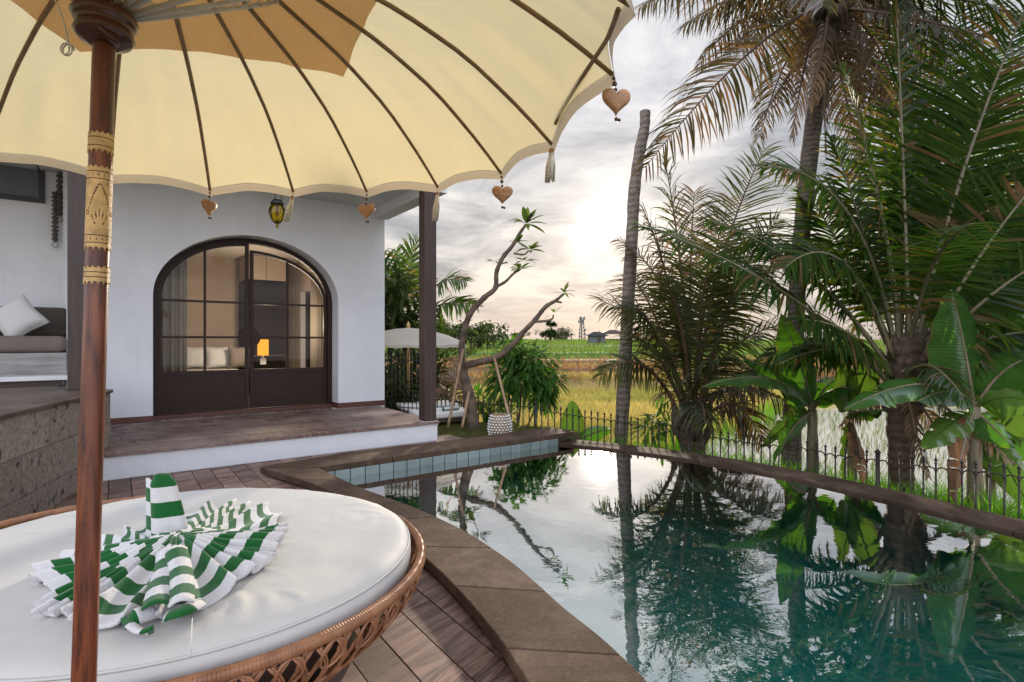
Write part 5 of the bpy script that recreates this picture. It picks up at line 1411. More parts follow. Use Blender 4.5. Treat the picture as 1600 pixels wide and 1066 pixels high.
# black loop-topped railing beside the house
g0 = P(600, 548, 9.45); g1 = P(664, 543, 9.1)
rail = thing('loop_railing', 'black iron railing with looped top between the house corner and the post', 'railing', V((g0.x, g0.y, .0)))
mb = MB(); ztop = 1.18; zlo = .22
nb = 11
for i in range(nb):
    f = i / (nb - 1); p = g0 + (g1 - g0) * f; p.z = 0; q = g0 + (g1 - g0) * (f + 1 / (nb - 1)); q.z = 0
    mb = MB(); mb.tube([p + V((0, 0, zlo - .1)), p + V((0, 0, ztop - .06))], .0075, 6); build('bar', mb, M['iron_b'], rail)
    if i < nb - 1:
        mb = MB(); mb.tube([p + (q - p) * (.5 - .5 * math.cos(math.pi * k / 8)) + V((0, 0, ztop - .06 + .06 * math.sin(math.pi * k / 8))) for k in range(9)], .007, 6); build('loop', mb, M['iron_b'], rail)
mb = MB()
for z in (zlo, ztop - .16): mb.tube([V((g0.x, g0.y, z)), V((g1.x, g1.y, z))], .008, 6)
build('rail', mb, M['iron_b'], rail)

# ------------------------------------------------------------------ leaves and trees
def leafshape(mb, base, tip, w, up, droop=0, nseg=4, fold=.25):
    base = V(base); tip = V(tip); T = tip - base; Ln = T.length; T.normalize(); S = T.cross(V(up))
    if S.length < 1e-3: S = T.cross(V((1, 0, 0)))
    S.normalize(); N = S.cross(T)
    rows = []
    for i in range(nseg + 1):
        f = i / nseg; ww = w * math.sin(math.pi * (f ** .8) * .93 + .12) * .5 if i < nseg else 0
        c = base + T * (Ln * f) - V((0, 0, droop * Ln * f * f))
        if i == nseg: rows.append((mb.vert(c),))
        else: rows.append((mb.vert(c - S * ww + N * (ww * fold)), mb.vert(c), mb.vert(c + S * ww + N * (ww * fold))))
    for a, b in zip(rows, rows[1:]):
        if len(b) == 1: mb.face(a[0], a[1], b[0]); mb.face(a[1], a[2], b[0])
        else: mb.face(a[0], a[1], b[1], b[0]); mb.face(a[1], a[2], b[2], b[1])
def leaflet(mb, p, d, Ln, w, S, droop, rs):
    """one blade of a palm frond"""
    rows = []; pos = V(p); dr = V(d)
    n = 4; st = Ln / n; brk = rs.randint(1, 3) if rs.random() < .09 else 9; sway = V((rs.gauss(0, .045), rs.gauss(0, .045), 0))
    for i in range(n + 1):
        f = i / n; ww = w * (.55, 1, .9, .6, 0)[i] * .5
        if i == n: rows.append((mb.vert(pos),))
        else: rows.append((mb.vert(pos - S * ww), mb.vert(pos + S * ww)))
        dr = (dr + V((0, 0, -droop * (.35 + f))) + sway + (V((0, 0, -1.1)) if i == brk else V((0, 0, 0)))).normalized(); pos = pos + dr * st
    for a, b in zip(rows, rows[1:]):
        if len(b) == 1: mb.face(a[0], a[1], b[0])
        else: mb.face(a[0], a[1], b[1], b[0])
def frond(parent, base, ctrl, tip, Lf_, pairs, mat, rmat, seed, face=.3, droop=.12, wl=.032, start=.16, r0=.022, gaps=.07, angle=(80, 40)):
    rs = random.Random(seed); mb = MB(); base, ctrl, tip = V(base), V(ctrl), V(tip)
    n = 22; pts = [bez(base, ctrl, tip, i / n) for i in range(n + 1)]
    ms = MB(); ms.tube(pts, [r0 * (1 - i / n) ** .8 + .0035 for i in range(n + 1)], 6)
    out = tip - base; out.z = 0
    if out.length < .05: out = V((0, -1, 0))
    out.normalize()
    for k in range(pairs):
        t = start + (1 - start) * (k + .5) / pairs
        p = bez(base, ctrl, tip, t); T = ((ctrl - base) * (1 - t) + (tip - ctrl) * t).normalized()
        N = V((0, 0, 1)) * .75 - out * .45 + V((0, -1, 0)) * face; N = N - T * N.dot(T)
        if N.length < .05: N = V((0, -1, 0)) - T * V((0, -1, 0)).dot(T)
        N.normalize(); S = T.cross(N)
        g = (t - start) / (1 - start); ln = Lf_ * (.55 + .75 * math.sin(math.pi * min(1, g * .75 + .12)) ** 1.0 - .25) * (1 - .45 * g ** 3)
        ang = R(angle[0] + (angle[1] - angle[0]) * g)
        for sg in (-1, 1):
            if rs.random() < gaps: continue
            a = ang + rs.gauss(0, .07)
            d = (T * math.cos(a) + S * (sg * math.sin(a)) + N * (.06 + rs.gauss(0, .09))).normalized()
            ws = T * math.sin(a) - S * (sg * math.cos(a)); ws = (ws * .85 + N * rs.uniform(-.5, .5)).normalized()
            leaflet(mb, p + T * rs.uniform(-.01, .01), d, ln * rs.uniform(.85, 1.08), wl * (.7 + .3 * math.sin(math.pi * min(1, g + .15))), ws, droop * rs.uniform(.7, 1.4), rs)
    f = build('frond', mb, mat, parent, smooth=False)
    build('rachis', ms, rmat, f)
    return f

# --- coconut palm with its crown cut by the top of the picture
def ppts(lst): return [P(*q) for q in lst]
palm1 = thing('coconut_palm', 'tall coconut palm with a thin curved trunk and brown hanging fronds', 'palm tree', P(1236, 790, 7.6))
tp = catmull(ppts([(1234, 820, 7.6), (1236, 720, 7.5), (1240, 600, 7.4), (1246, 450, 7.3), (1256, 330, 7.2), (1270, 200, 7.1), (1286, 110, 7.05), (1296, 30, 7.0)]), 6)
mb = MB(); mb.tube(tp, [.150 - .045 * min(1, i / 14) + .004 * math.sin(i * 2.1) for i in range(len(tp))], 14); build('trunk', mb, M['trunk'], palm1)
C1 = P(1296, 5, 7.0)
for i, (c, t, ln, m_, face, dr, wl) in enumerate([
    (P(1180, 40, 6.7), P(1008, 262, 6.5), .80, 'palm_a', .5, .42, .030),
    (P(1165, -70, 6.6), P(1000, 10, 6.3), .80, 'palm_a', .5, .55, .028),
    (P(1190, -50, 7.2), P(1070, 40, 7.4), .75, 'palm_a', .4, .55, .028),
    (P(1262, 40, 6.9), P(1238, 215, 6.7), .42, 'dead', .5, .40, .022),
    (P(1285, 80, 6.8), P(1290, 240, 6.7), .36, 'dead', .5, .45, .022),
    (P(1300, 60, 6.9), P(1345, 262, 6.8), .46, 'dead', .6, .45, .022),
    (P(1320, 40, 7.0), P(1385, 200, 7.0), .48, 'dead', .6, .5, .024),
    (P(1380, 30, 6.9), P(1420, 215, 6.8), .55, 'dead', .5, .45, .026),
    (P(1420, -60, 7.0), P(1560, 140, 6.8), .75, 'palm_a', .4, .40, .030),
    (P(1390, -30, 7.0), P(1480, 120, 6.9), .70, 'palm_a', .4, .45, .030),
    (P(1230, -160, 7.0), P(1075, -160, 7.4), .75, 'palm_a', .3, .38, .030),
    (P(1310, -260, 7.2), P(1260, -420, 7.9), .7, 'palm_b', .3, .18, .030),
    (P(1420, -220, 7.3), P(1570, -170, 7.8), .7, 'palm_b', .3, .2, .030),
    (P(1290, -60, 8.0), P(1230, 90, 9.4), .75, 'palm_c', .1, .4, .032),
    (P(1360, -60, 8.0), P(1450, 80, 9.2), .75, 'palm_c', .1, .4, .032),
    (P(1290, -80, 6.0), P(1285, 10, 4.9), .6, 'palm_a', .1, .45, .03),
    (P(1280, 60, 6.9), P(1268, 190, 6.9), .36, 'dead', .4, .6, .02)]):
    frond(palm1, C1, c, t, ln, 88, M[m_], M['rachis_b'] if m_ in ('palm_a', 'dead') else M['rachis'], 100 + i, face, dr, wl)
def wildfronds(parent, C, n, seed, Lr, el, Ll, mats, droop, drop, pairs, wl, azr=(0, 6.283)):
    rs = random.Random(seed)
    for i in range(n):
        a = azr[0] + (azr[1] - azr[0]) * ((i + rs.random() * .8) / n); e = R(rs.uniform(*el)); l_ = rs.uniform(*Lr)
        h = V((math.cos(a), math.sin(a), 0)); mid = C + h * (l_ * .5 * math.cos(e)) + V((0, 0, l_ * .55 * math.sin(e)))
        tip = mid + h * (l_ * .48 * math.cos(e * .5)) + V((0, 0, l_ * .3 * math.sin(e) - drop * l_ * rs.uniform(.5, 1.3))) + V((rs.gauss(0, .15), rs.gauss(0, .15), 0))
        mt = rs.choice(mats)
        frond(parent, C + h * .08, mid, tip, Ll * rs.uniform(.8, 1.1) * (.7 if mt == 'dead' else 1), pairs, M[mt], M['rachis_b'] if mt != 'palm_b' else M['rachis'], seed * 50 + i, rs.uniform(.1, .7), droop * rs.uniform(.7, 1.5), wl, .18, .020, .12)
wildfronds(palm1, C1, 12, 41, (2.4, 3.2), (-5, 45), .72, ['palm_a', 'palm_a', 'palm_c'], .42, .38, 70, .028, (-2.3, 2.3))
wildfronds(palm1, C1 - V((0, 0, .1)), 4, 42, (1.5, 2.3), (-55, -15), .5, ['dead', 'dead', 'palm_a'], .5, .35, 50, .024)
mb = MB()
rs = random.Random(4)
for i in range(60):
    a = rs.random() * 6.28; mb.tube([C1 + V((.10 * math.cos(a), .10 * math.sin(a), rs.uniform(-.1, .12))), C1 + V((.2 * math.cos(a), .2 * math.sin(a), rs.uniform(-.2, .1))), C1 + V((.24 * math.cos(a), .24 * math.sin(a), rs.uniform(-.5, -.2)))], .008, 4)
build('leaf_fibre', mb, M['dead'], palm1)
for i in range(7):
    a = i * .9; c = C1 + V((.20 * math.cos(a), .20 * math.sin(a), -.08 - .08 * (i % 3)))
    mb = MB(); mb.ball(c, .085, 12, 1, 1, 1.25); build('coconut', mb, M['trunk_b'], palm1)

# --- dense dark young coconut palm on the right
YK = 1.09
palm2 = thing('coconut_palm', 'leafy dark green coconut palm with a short stout fibrous trunk beside the pool', 'palm tree', P(1408, 800, 5.75))
tp = catmull(ppts([(1410, 860, 5.75), (1409, 770, 5.75), (1408, 720, 5.74), (1408, 680, 5.73), (1410, 640, 5.72), (1413, 590, 5.7), (1415, 520, 5.7)]), 5)
mb = MB(); mb.tube(tp, [(.125, .125, .13, .15, .20, .19, .13)[min(6, i // 5)] * 1.0 + .006 * math.sin(i * 2.9) for i in range(len(tp))], 16); build('trunk', mb, M['trunk_b'], palm2)
C2 = P(1414, 585, 5.7)
for i in range(14):
    a = i * 2.4; z0 = -.42 + .05 * i
    mb = MB(); p = V((C2.x, C2.y, C2.z + z0)); d = V((math.cos(a), math.sin(a), 0)); mb.tube([p + d * .10, p + d * .19 + V((0, 0, .10)), p + d * .26 + V((0, 0, .26))], [.07, .05, .022], 6); build('leaf_base', mb, M['trunk_b'], palm2)
for i, (b, c, t, ln, face, dr) in enumerate([
    ((1432, 540, 5.65), (1490, 260, 5.4), (1625, -40, 5.2), .85, 1.4, .06),
    ((1420, 540, 5.65), (1412, 260, 5.6), (1396, -90, 5.5), .62, .9, .10),
    ((1418, 540, 5.7), (1440, 220, 5.9), (1520, -80, 6.2), .80, 1.0, .10),
    ((1405, 545, 5.65), (1392, 330, 5.5), (1318, 110, 5.2), .62, .7, .20),
    ((1400, 550, 5.65), (1345, 250, 5.5), (1192, 262, 5.3), .52, .8, .22),
    ((1396, 560, 5.6), (1320, 330, 5.4), (1225, 420, 5.1), .55, .7, .25),
    ((1390, 600, 5.6), (1240, 430, 5.3), (1000, 352, 5.1), .55, .6, .16),
    ((1392, 580, 5.65), (1280, 400, 5.6), (1110, 345, 5.5), .52, .6, .20),
    ((1440, 560, 5.6), (1520, 390, 5.3), (1660, 240, 5.0), .75, 1.2, .06),
    ((1440, 575, 5.6), (1540, 440, 5.2), (1690, 380, 4.8), .65, 1.0, .10),
    ((1436, 570, 5.7), (1490, 420, 5.8), (1600, 330, 6.0), .68, .9, .14),
    ((1444, 590, 5.6), (1520, 510, 5.4), (1650, 520, 5.2), .55, .6, .2),
    ((1425, 550, 5.7), (1470, 330, 5.6), (1560, 120, 5.5), .80, 1.2, .08),
    ((1410, 550, 5.75), (1385, 300, 6.1), (1370, 40, 6.6), .75, .9, .12),
    ((1395, 560, 5.8), (1330, 400, 6.2), (1260, 300, 6.6), .65, .7, .18),
    ((1390, 600, 5.7), (1300, 500, 6.0), (1200, 560, 6.3), .55, .4, .25),
    ((1430, 560, 5.9), (1500, 380, 6.6), (1640, 200, 7.2), .75, .9, .12),
    ((1440, 590, 5.8), (1540, 470, 6.3), (1640, 460, 6.8), .6, .5, .2),
    
    ((1415, 545, 5.8), (1428, 300, 6.3), (1440, 90, 7.0), .7, .8, .12),
    ((1402, 555, 5.7), (1352, 360, 5.9), (1300, 215, 6.0), .60, .8, .2),
    ((1430, 550, 5.9), (1480, 240, 6.4), (1580, 20, 7.0), .85, 1.2, .1),
    ((1440, 560, 5.8), (1520, 330, 6.2), (1640, 90, 6.8), .85, 1.2, .1),
    ((1412, 545, 6.0), (1400, 280, 6.8), (1440, 30, 7.6), .75, 1.0, .14),
    ((1400, 560, 5.9), (1350, 420, 6.6), (1280, 380, 7.2), .7, .6, .3),
    ((1445, 580, 5.9), (1540, 420, 6.6), (1650, 330, 7.4), .8, .9, .15),
    ((1395, 590, 5.6), (1330, 500, 5.3), (1255, 500, 5.1), .55, .5, .4)]):
    frond(palm2, P(*b), P(*c), P(*t), ln * 1.15, 84, M['palm_b'], M['rachis'], 200 + i, face, dr * 1.2, .038, .20, .026)

wildfronds(palm2, C2 + V((0, 0, .25)), 3, 43, (2.4, 3.2), (35, 72), .62, ['palm_b'], .25, .28, 70, .026)
wildfronds(palm2, C2, 3, 44, (1.4, 2.1), (22, 45), .5, ['palm_b', 'palm_b', 'palm_c'], .35, .35, 56, .024)
wildfronds(palm2, C2 - V((0, 0, .1)), 4, 45, (.8, 1.2), (-60, -30), .36, ['dead'], .5, .3, 40, .022)
# --- middle palm
YK = 1.06
palm3 = thing('coconut_palm', 'bushy olive coconut palm with many stems rising from the ground by the fence', 'palm tree', P(1082, 720, 7.7))
tp = catmull(ppts([(1084, 790, 7.7), (1083, 710, 7.7), (1080, 670, 7.7), (1080, 620, 7.7)]), 4)
mb = MB(); mb.tube(tp, [.21 - .006 * i for i in range(len(tp))], 14); build('trunk', mb, M['trunk_b'], palm3)
for i in range(9):
    a = i * 2.4; p = P(1080, 700 - 7 * i, 7.7); d = V((math.cos(a), math.sin(a), 0))
    mb = MB(); mb.tube([p + d * .1, p + d * .24 + V((0, 0, .2)), p + d * .3 + V((0, 0, .45))], [.08, .06, .03], 6); build('leaf_base', mb, M['trunk_b'], palm3)
for i, (b, c, t, ln, face, dr, mt) in enumerate([
    ((1080, 640, 7.6), (1072, 430, 7.4), (1040, 255, 7.2), .62, .8, .14, 'palm_c'),
    ((1085, 640, 7.6), (1110, 400, 7.5), (1195, 232, 7.4), .60, .9, .10, 'palm_c'),
    ((1078, 640, 7.6), (1050, 420, 7.3), (1006, 330, 7.0), .60, .7, .18, 'palm_a'),
    ((1075, 645, 7.6), (1020, 480, 7.2), (985, 480, 6.9), .60, .6, .22, 'palm_c'),
    ((1066, 660, 7.6), (1010, 520, 7.4), (938, 588, 7.2), .42, .6, .28, 'palm_c'),
    ((1078, 640, 7.7), (1060, 420, 8.0), (965, 375, 8.3), .40, .5, .2, 'palm_a'),
    ((1090, 640, 7.6), (1150, 400, 7.4), (1215, 345, 7.2), .55, .8, .18, 'palm_c'),
    ((1092, 640, 7.6), (1150, 440, 7.2), (1150, 420, 6.8), .60, .6, .2, 'palm_c'),
    ((1096, 650, 7.6), (1160, 550, 7.3), (1205, 590, 7.0), .5, .5, .25, 'palm_c'),
    ((1098, 660, 7.6), (1150, 590, 7.4), (1190, 690, 7.2), .42, .4, .3, 'palm_a'),
    ((1080, 640, 7.5), (1070, 480, 6.9), (1035, 430, 6.3), .65, .4, .2, 'palm_c'),
    ((1085, 640, 7.5), (1090, 480, 7.0), (1110, 400, 6.5), .65, .5, .18, 'palm_c'),
    ((1078, 640, 7.7), (1075, 420, 8.1), (1085, 300, 8.4), .65, .7, .15, 'palm_a'),
    ((1072, 650, 7.6), (1030, 540, 7.1), (1000, 530, 6.7), .55, .5, .25, 'palm_c'),
    ((1090, 640, 7.8), (1130, 450, 8.4), (1190, 420, 9.0), .6, .6, .2, 'palm_c'),
    ((1082, 640, 7.8), (1100, 430, 8.2), (1140, 310, 8.6), .62, .7, .15, 'palm_a'),
    ((1070, 640, 7.8), (1020, 450, 8.4), (980, 430, 9.0), .6, .6, .2, 'palm_a'),
    ((1085, 650, 7.5), (1110, 570, 6.9), (1130, 560, 6.5), .5, .3, .25, 'palm_c')]):
    frond(palm3, P(*b), P(*c), P(*t), ln * 1.38, 62, M[mt], M['rachis_b'], 300 + i, face, dr * 1.5, .027, .22, .030)

C3 = P(1081, 640, 7.7)
wildfronds(palm3, C3, 3, 46, (2.5, 3.3), (60, 80), .8, ['palm_c', 'palm_c', 'palm_b'], .34, .35, 56, .027)
wildfronds(palm3, C3, 5, 47, (1.3, 2.0), (10, 45), .6, ['palm_c', 'palm_a', 'dead'], .42, .45, 50, .022, (-1.9, 1.8))
# --- bare trunk of a dead palm
YK = 1.0
dead = thing('bare_trunk', 'tall bare leafless palm trunk rising beyond the far pool corner', 'tree trunk', P(969, 740, 9.0))
tp = catmull(ppts([(967, 760, 9.0), (970, 690, 9.0), (975, 600, 9.0), (981, 480, 9.0), (988, 360, 9.0), (991, 300, 9.0), (999, 240, 9.0), (1007, 200, 9.0), (1008, 174, 9.0)]), 6)
mb = MB(); mb.tube(tp, [.120 - .038 * i / len(tp) + .004 * math.sin(i * 1.9) + .003 * math.sin(i * .7) for i in range(len(tp))], 14); build('trunk', mb, M['trunk_c'], dead)

# --- banana plants
YK = 1.08
def bleaf(parent, base, ctrl, tip, w, mat, seed, roll=V((0, -1, .3)), fold=.20, torn=0, name='leaf'):
    rs = random.Random(seed); mb = MB(); base, ctrl, tip = V(base), V(ctrl), V(tip); n = 26; roll = V(roll)
    ms = MB(); pts = [bez(base, ctrl, tip, i / n) for i in range(n + 1)]; ms.tube(pts, [.018 * (1 - i / n) + .003 for i in range(n + 1)], 6)
    rowsA = []
    cuts = set(rs.sample(range(4, n - 2), min(torn, n - 8))) if torn else set()
    for sg in (-1, 1):
        prev = None
        for i in range(n + 1):
            f = i / n; p = pts[i]; T = (pts[min(i + 1, n)] - pts[max(i - 1, 0)]).normalized()
            N = roll - T * roll.dot(T); N.normalize(); S = T.cross(N)
            g = max(0, (f - .12) / .88); ww = w * (math.sin(math.pi * min(1, g) ** .62) ** .62 if 0 < g < 1 else 0) * .5
            row = []
            for q in range(5):
                x = q / 4
                wv = .014 * math.sin(i * 1.3 + seed) * x
                row.append(p + S * (sg * ww * x) + N * (fold * ww * x - .35 * ww * x * x * 1.4 + wv) - V((0, 0, .10 * ww * x * x)))
            row = [mb.vert(r_) for r_ in row]
            if prev is not None:
                for q in range(4):
                    fi = mb.face(prev[q], prev[q + 1], row[q + 1], row[q]); mb.uv[fi] = [((i - 1) / n, q / 4), ((i - 1) / n, (q + 1) / 4), (i / n, (q + 1) / 4), (i / n, q / 4)]
            prev = row
            if i in cuts:      # a tear: start a new strip slightly lower
                row2 = [mb.vert(V(mb.v[r_]) + V((0, 0, -.012 * qi)) - T * (.008 * qi)) for qi, r_ in enumerate(row)]; prev = row2
    o = build(name, mb, mat, parent)
    build('midrib', ms, M['bstem'] if mat is not M['banana_y'] else M['banana_y'], o)
    return o
def banana(label, px, Y, ybase, ytop, r0, leaves, group='banana plants behind the fence'):
    b = P(px, ybase, Y); t = P(px - 2, ytop, Y)
    o = thing('banana_plant', label, 'banana plant', b, group)
    mb = MB(); n = 10; mb.tube([b + (t - b) * (i / n) for i in range(n + 1)], [r0 * (1 - .35 * i / n) + .004 * math.sin(i * 3) for i in range(n + 1)], 12); build('stem', mb, M['bstem'], o)
    for i, (cc, tt, w, mm, roll, torn) in enumerate(leaves):
        bleaf(o, t - V((0, 0, .04)), P(*cc), P(*tt), w, M[mm], int(px) + i, roll, torn=torn, name='leaf' if mm != 'banana_d' else 'dry_leaf')
banana('banana plant with one broad upright leaf standing behind the middle of the fence', 1271, 6.45, 800, 640, .085, [
    ((1262, 590, 6.1), (1221, 490, 6.05), .62, 'banana', (.25, -1, .1), 0),
    ((1225, 560, 5.9), (1098, 604, 5.7), .34, 'banana', (0, -.5, 1), 3),
    ((1235, 580, 6.3), (1160, 560, 6.5), .36, 'banana', (0, -.7, .8), 2),
    ((1295, 590, 6.0), (1345, 612, 5.9), .30, 'banana', (0, -.5, 1), 3),
    ((1285, 600, 6.4), (1310, 590, 6.7), .34, 'banana', (-.3, -1, .5), 2),
    ((1240, 650, 6.0), (1205, 735, 5.95), .26, 'banana', (.8, -.5, .3), 4),
    ((1250, 640, 6.3), (1190, 700, 6.4), .26, 'banana_y', (.3, -1, .3), 2)])
banana('slim banana plant with pale translucent leaves between two palms', 1331, 6.25, 800, 650, .055, [
    ((1325, 600, 6.0), (1318, 560, 6.0), .36, 'banana_y', (.3, -1, .1), 0),
    ((1345, 590, 5.9), (1372, 548, 5.9), .36, 'banana_y', (-.3, -1, .2), 2),
    ((1345, 640, 5.8), (1385, 640, 5.6), .3, 'banana', (0, -.4, 1), 2),
    ((1320, 690, 5.9), (1318, 752, 5.85), .16, 'banana_y', (.6, -1, 0), 1),
    ((1345, 690, 5.7), (1350, 755, 5.6), .26, 'banana_d', (.2, -1, 0), 4)])
banana('largest banana plant with wide drooping leaves close to the pool edge', 1524, 5.3, 860, 635, .085, [
    ((1510, 540, 5.25), (1486, 452, 5.2), .72, 'banana', (.1, -1, .1), 3),
    ((1465, 560, 5.0), (1318, 640, 4.75), .38, 'banana', (.1, -.6, .8), 5),
    ((1500, 590, 5.1), (1432, 628, 4.8), .36, 'banana', (.2, -.6, .8), 6),
    ((1575, 540, 5.1), (1660, 560, 4.9), .50, 'banana', (-.2, -.8, .6), 4),
    ((1560, 520, 5.4), (1640, 470, 5.6), .5, 'banana', (-.4, -1, .3), 4),
    ((1480, 560, 5.6), (1440, 520, 5.9), .5, 'banana', (.3, -1, .3), 3),
    ((1560, 600, 5.1), (1640, 640, 4.9), .42, 'banana_y', (-.2, -.8, .5), 4),
    ((1490, 660, 5.2), (1440, 700, 5.1), .3, 'banana_y', (.2, -.6, .8), 3),
    ((1545, 660, 5.2), (1585, 700, 5.1), .34, 'banana', (-.2, -.8, .6), 3),
    ((1500, 690, 5.1), (1492, 790, 5.05), .30, 'banana_d', (.3, -1, 0), 6)])
banana('banana plant with yellowing leaves leaning behind the largest banana stem', 1549, 5.45, 870, 690, .06, [
    ((1570, 660, 5.4), (1625, 610, 5.3), .42, 'banana_y', (-.3, -1, .3), 3),
    ((1560, 700, 5.3), (1612, 800, 5.2), .36, 'banana_y', (-.5, -1, .2), 4),
    ((1540, 670, 5.6), (1500, 720, 5.8), .3, 'banana', (.3, -1, .3), 3),
    ((1580, 680, 5.5), (1660, 690, 5.5), .42, 'banana', (-.2, -.8, .6), 3)])
YK = 1.0
banana('single bright green young banana leaf standing upright behind the spiked fence', 896, 8.75, 720, 690, .03, [
    ((896, 660, 8.75), (894, 626, 8.75), .40, 'banana_y', (0, -1, 0), 0),
    ((930, 670, 8.7), (955, 672, 8.6), .30, 'banana', (0, -.8, .6), 2)], None)

# --- crooked bare frangipani with stakes
fr = thing('frangipani_tree', 'crooked bare tree with two pale limbs and few leaf tufts at their tips', 'tree', P(737, 674, 8.55))
def limb(mb, lst, rads, n=5):
    pts = catmull(ppts(lst), n); m = len(pts); k = len(rads) - 1
    rr_ = []
    for i in range(m):
        f = i / (m - 1) * k; a = int(min(k - 1, math.floor(f))); rr_.append(rads[a] + (rads[a + 1] - rads[a]) * (f - a))
    mb.tube(pts, [r_ * .74 * (1 + .07 * math.sin(i * 2.3) + .04 * math.sin(i * 5.1)) for i, r_ in enumerate(rr_)], 12)
mb = MB()
limb(mb, [(742, 690, 8.55), (738, 655, 8.55), (733, 620, 8.55), (726, 590, 8.55), (722, 562, 8.55)], [.14, .125, .13, .095, .075])
limb(mb, [(724, 575, 8.55), (721, 545, 8.54), (726, 515, 8.52), (736, 488, 8.5), (757, 465, 8.48), (774, 450, 8.45), (776, 425, 8.43), (786, 402, 8.4), (800, 385, 8.38), (812, 365, 8.36), (821, 352, 8.35)], [.075, .072, .068, .064, .06, .055, .05, .045, .045, .04, .034, .028])
limb(mb, [(725, 572, 8.55), (748, 566, 8.5), (772, 560, 8.45), (795, 545, 8.4), (815, 522, 8.35), (836, 500, 8.3), (852, 480, 8.28), (868, 470, 8.26), (880, 460, 8.25)], [.08, .075, .07, .062, .055, .05, .045, .035, .026])
limb(mb, [(776, 448, 8.45), (790, 440, 8.42), (802, 428, 8.4), (812, 422, 8.38)], [.035, .03, .024, .018])
limb(mb, [(803, 396, 8.38), (818, 398, 8.36), (826, 392, 8.35)], [.022, .018, .014])
limb(mb, [(834, 503, 8.3), (850, 502, 8.25), (862, 499, 8.22), (865, 492, 8.2)], [.028, .026, .022, .014])
limb(mb, [(868, 471, 8.26), (878, 473, 8.24)], [.024, .018])
limb(mb, [(793, 410, 8.4), (780, 412, 8.4), (774, 408, 8.4)], [.018, .014, .008])
build('trunk', mb, M['bark'], fr)
def tuft(px, py, Y, n, ln, seed, up=.6):
    rs = random.Random(seed); c = P(px, py, Y); mb = MB()
    for i in range(int(n * .95)):
        a = rs.random() * 6.283; e = rs.uniform(-.25, 1.0) * up
        d = V((math.cos(a), math.sin(a) * .8, e + .15)).normalized(); l_ = ln * 1.25 * rs.uniform(.65, 1.1)
        leafshape(mb, c + d * .02, c + d * l_, .065 * l_ / .25, (0, 0, 1), rs.uniform(.0, .5), 5)
    build('leaf_tuft', mb, M['frangi'], fr)
for q in ((822, 350, 8.35, 18, .28, 1, 1.3), (828, 391, 8.35, 14, .22, 2), (813, 421, 8.38, 13, .22, 3, .6), (881, 458, 8.25, 10, .17, 4, 1.6), (866, 490, 8.2, 4, .13, 5, 1.5), (808, 380, 8.37, 7, .20, 6), (772, 408, 8.4, 5, .18, 7, .3), (818, 408, 8.36, 9, .2, 8), (848, 500, 8.25, 3, .12, 9, 1.2)):
    tuft(*q)
mb = MB(); limb(mb, [(728, 560, 8.4), (740, 540, 8.3), (748, 525, 8.25)], [.012, .01, .008]); build('shoot', mb, M['bark'], fr)
tuft(748, 525, 8.25, 11, .24, 12, 1.0); tuft(733, 556, 8.45, 8, .28, 13, .9)
for lab, a, b in (('bamboo stake leaning against the crooked tree from the lounger side', (700, 668, 8.3), (724, 545, 8.45)), ('short bamboo stake right at the foot of the crooked tree', (722, 668, 8.25), (733, 612, 8.4)), ('bamboo stake sloping down from the long limb to the woven stool', (802, 676, 8.1), (772, 558, 8.4))):
    mb = MB(); A, B = P(*a), P(*b); mb.tube([A + (B - A) * (i / 8) for i in range(9)], [.023 - .004 * i / 8 + (.003 if i % 3 == 0 else 0) for i in range(9)], 8)
    tag(build('bamboo_stake', mb, M['bamboo'], loc=A), lab, 'stake', 'bamboo stakes propping the crooked tree')

# --- bushy shrub with big hanging leaves
def shrub(name, label, cat, base, stems, clumps, mat, lsize, nleaf, seed, droop=.45, wid=.3, group=None, stemmat='bark'):
    rs = random.Random(seed); o = thing(name, label, cat, base, group)
    mb = MB()
    for a, b, r0 in stems:
        m_ = (V(a) + V(b)) / 2 + V((rs.uniform(-.08, .08), rs.uniform(-.08, .08), 0)); mb.tube(catmull([V(a), m_, V(b)], 4), [r0 * (1 - .06 * i) for i in range(9)], 7)
    if stems: build('stem', mb, M[stemmat], o)
    mb = MB()
    for c, r_ in clumps:
        c = V(c)
        for i in range(nleaf):
            d = V((rs.gauss(0, 1), rs.gauss(0, 1), rs.gauss(0, .8))).normalized(); p = c + d * (r_ * rs.random() ** .4)
            ld = (d + V((rs.gauss(0, .4), rs.gauss(0, .4), rs.gauss(0, .3) + .1))).normalized(); l_ = lsize * rs.uniform(.6, 1.2)
            leafshape(mb, p, p + ld * l_, l_ * wid, (rs.gauss(0, .2), rs.gauss(0, .2), 1), droop * rs.uniform(.5, 1.4), 4)
    build('foliage', mb, M[mat], o); return o
bs = P(800, 680, 9.7)
shrub('leafy_shrub', 'bright green bushy shrub with drooping leaves behind the crooked tree', 'shrub', bs,
      [(P(805, 690, 9.7), P(815, 600, 9.7), .03), (P(795, 690, 9.8), P(780, 600, 9.8), .022), (P(812, 690, 9.6), P(845, 610, 9.5), .02), (P(802, 690, 9.7), P(800, 580, 9.7), .025)],
      [(P(815, 560, 9.7), .32), (P(840, 565, 9.6), .30), (P(790, 580, 9.8), .30), (P(855, 590, 9.5), .26), (P(785, 600, 9.9), .24), (P(825, 590, 9.5), .32), (P(800, 545, 9.8), .24), (P(845, 615, 9.5), .16)], 'bush', .24, 130, 5, .7, .30)
shrub('low_shrub', 'low yellow green shrub at the foot of the crooked tree by the iron fence', 'shrub', P(760, 690, 10.3), [], [(P(745, 630, 10.4), .32), (P(770, 635, 10.3), .28), (P(785, 650, 10.2), .25)], 'bush', .20, 110, 6, .4, .32)
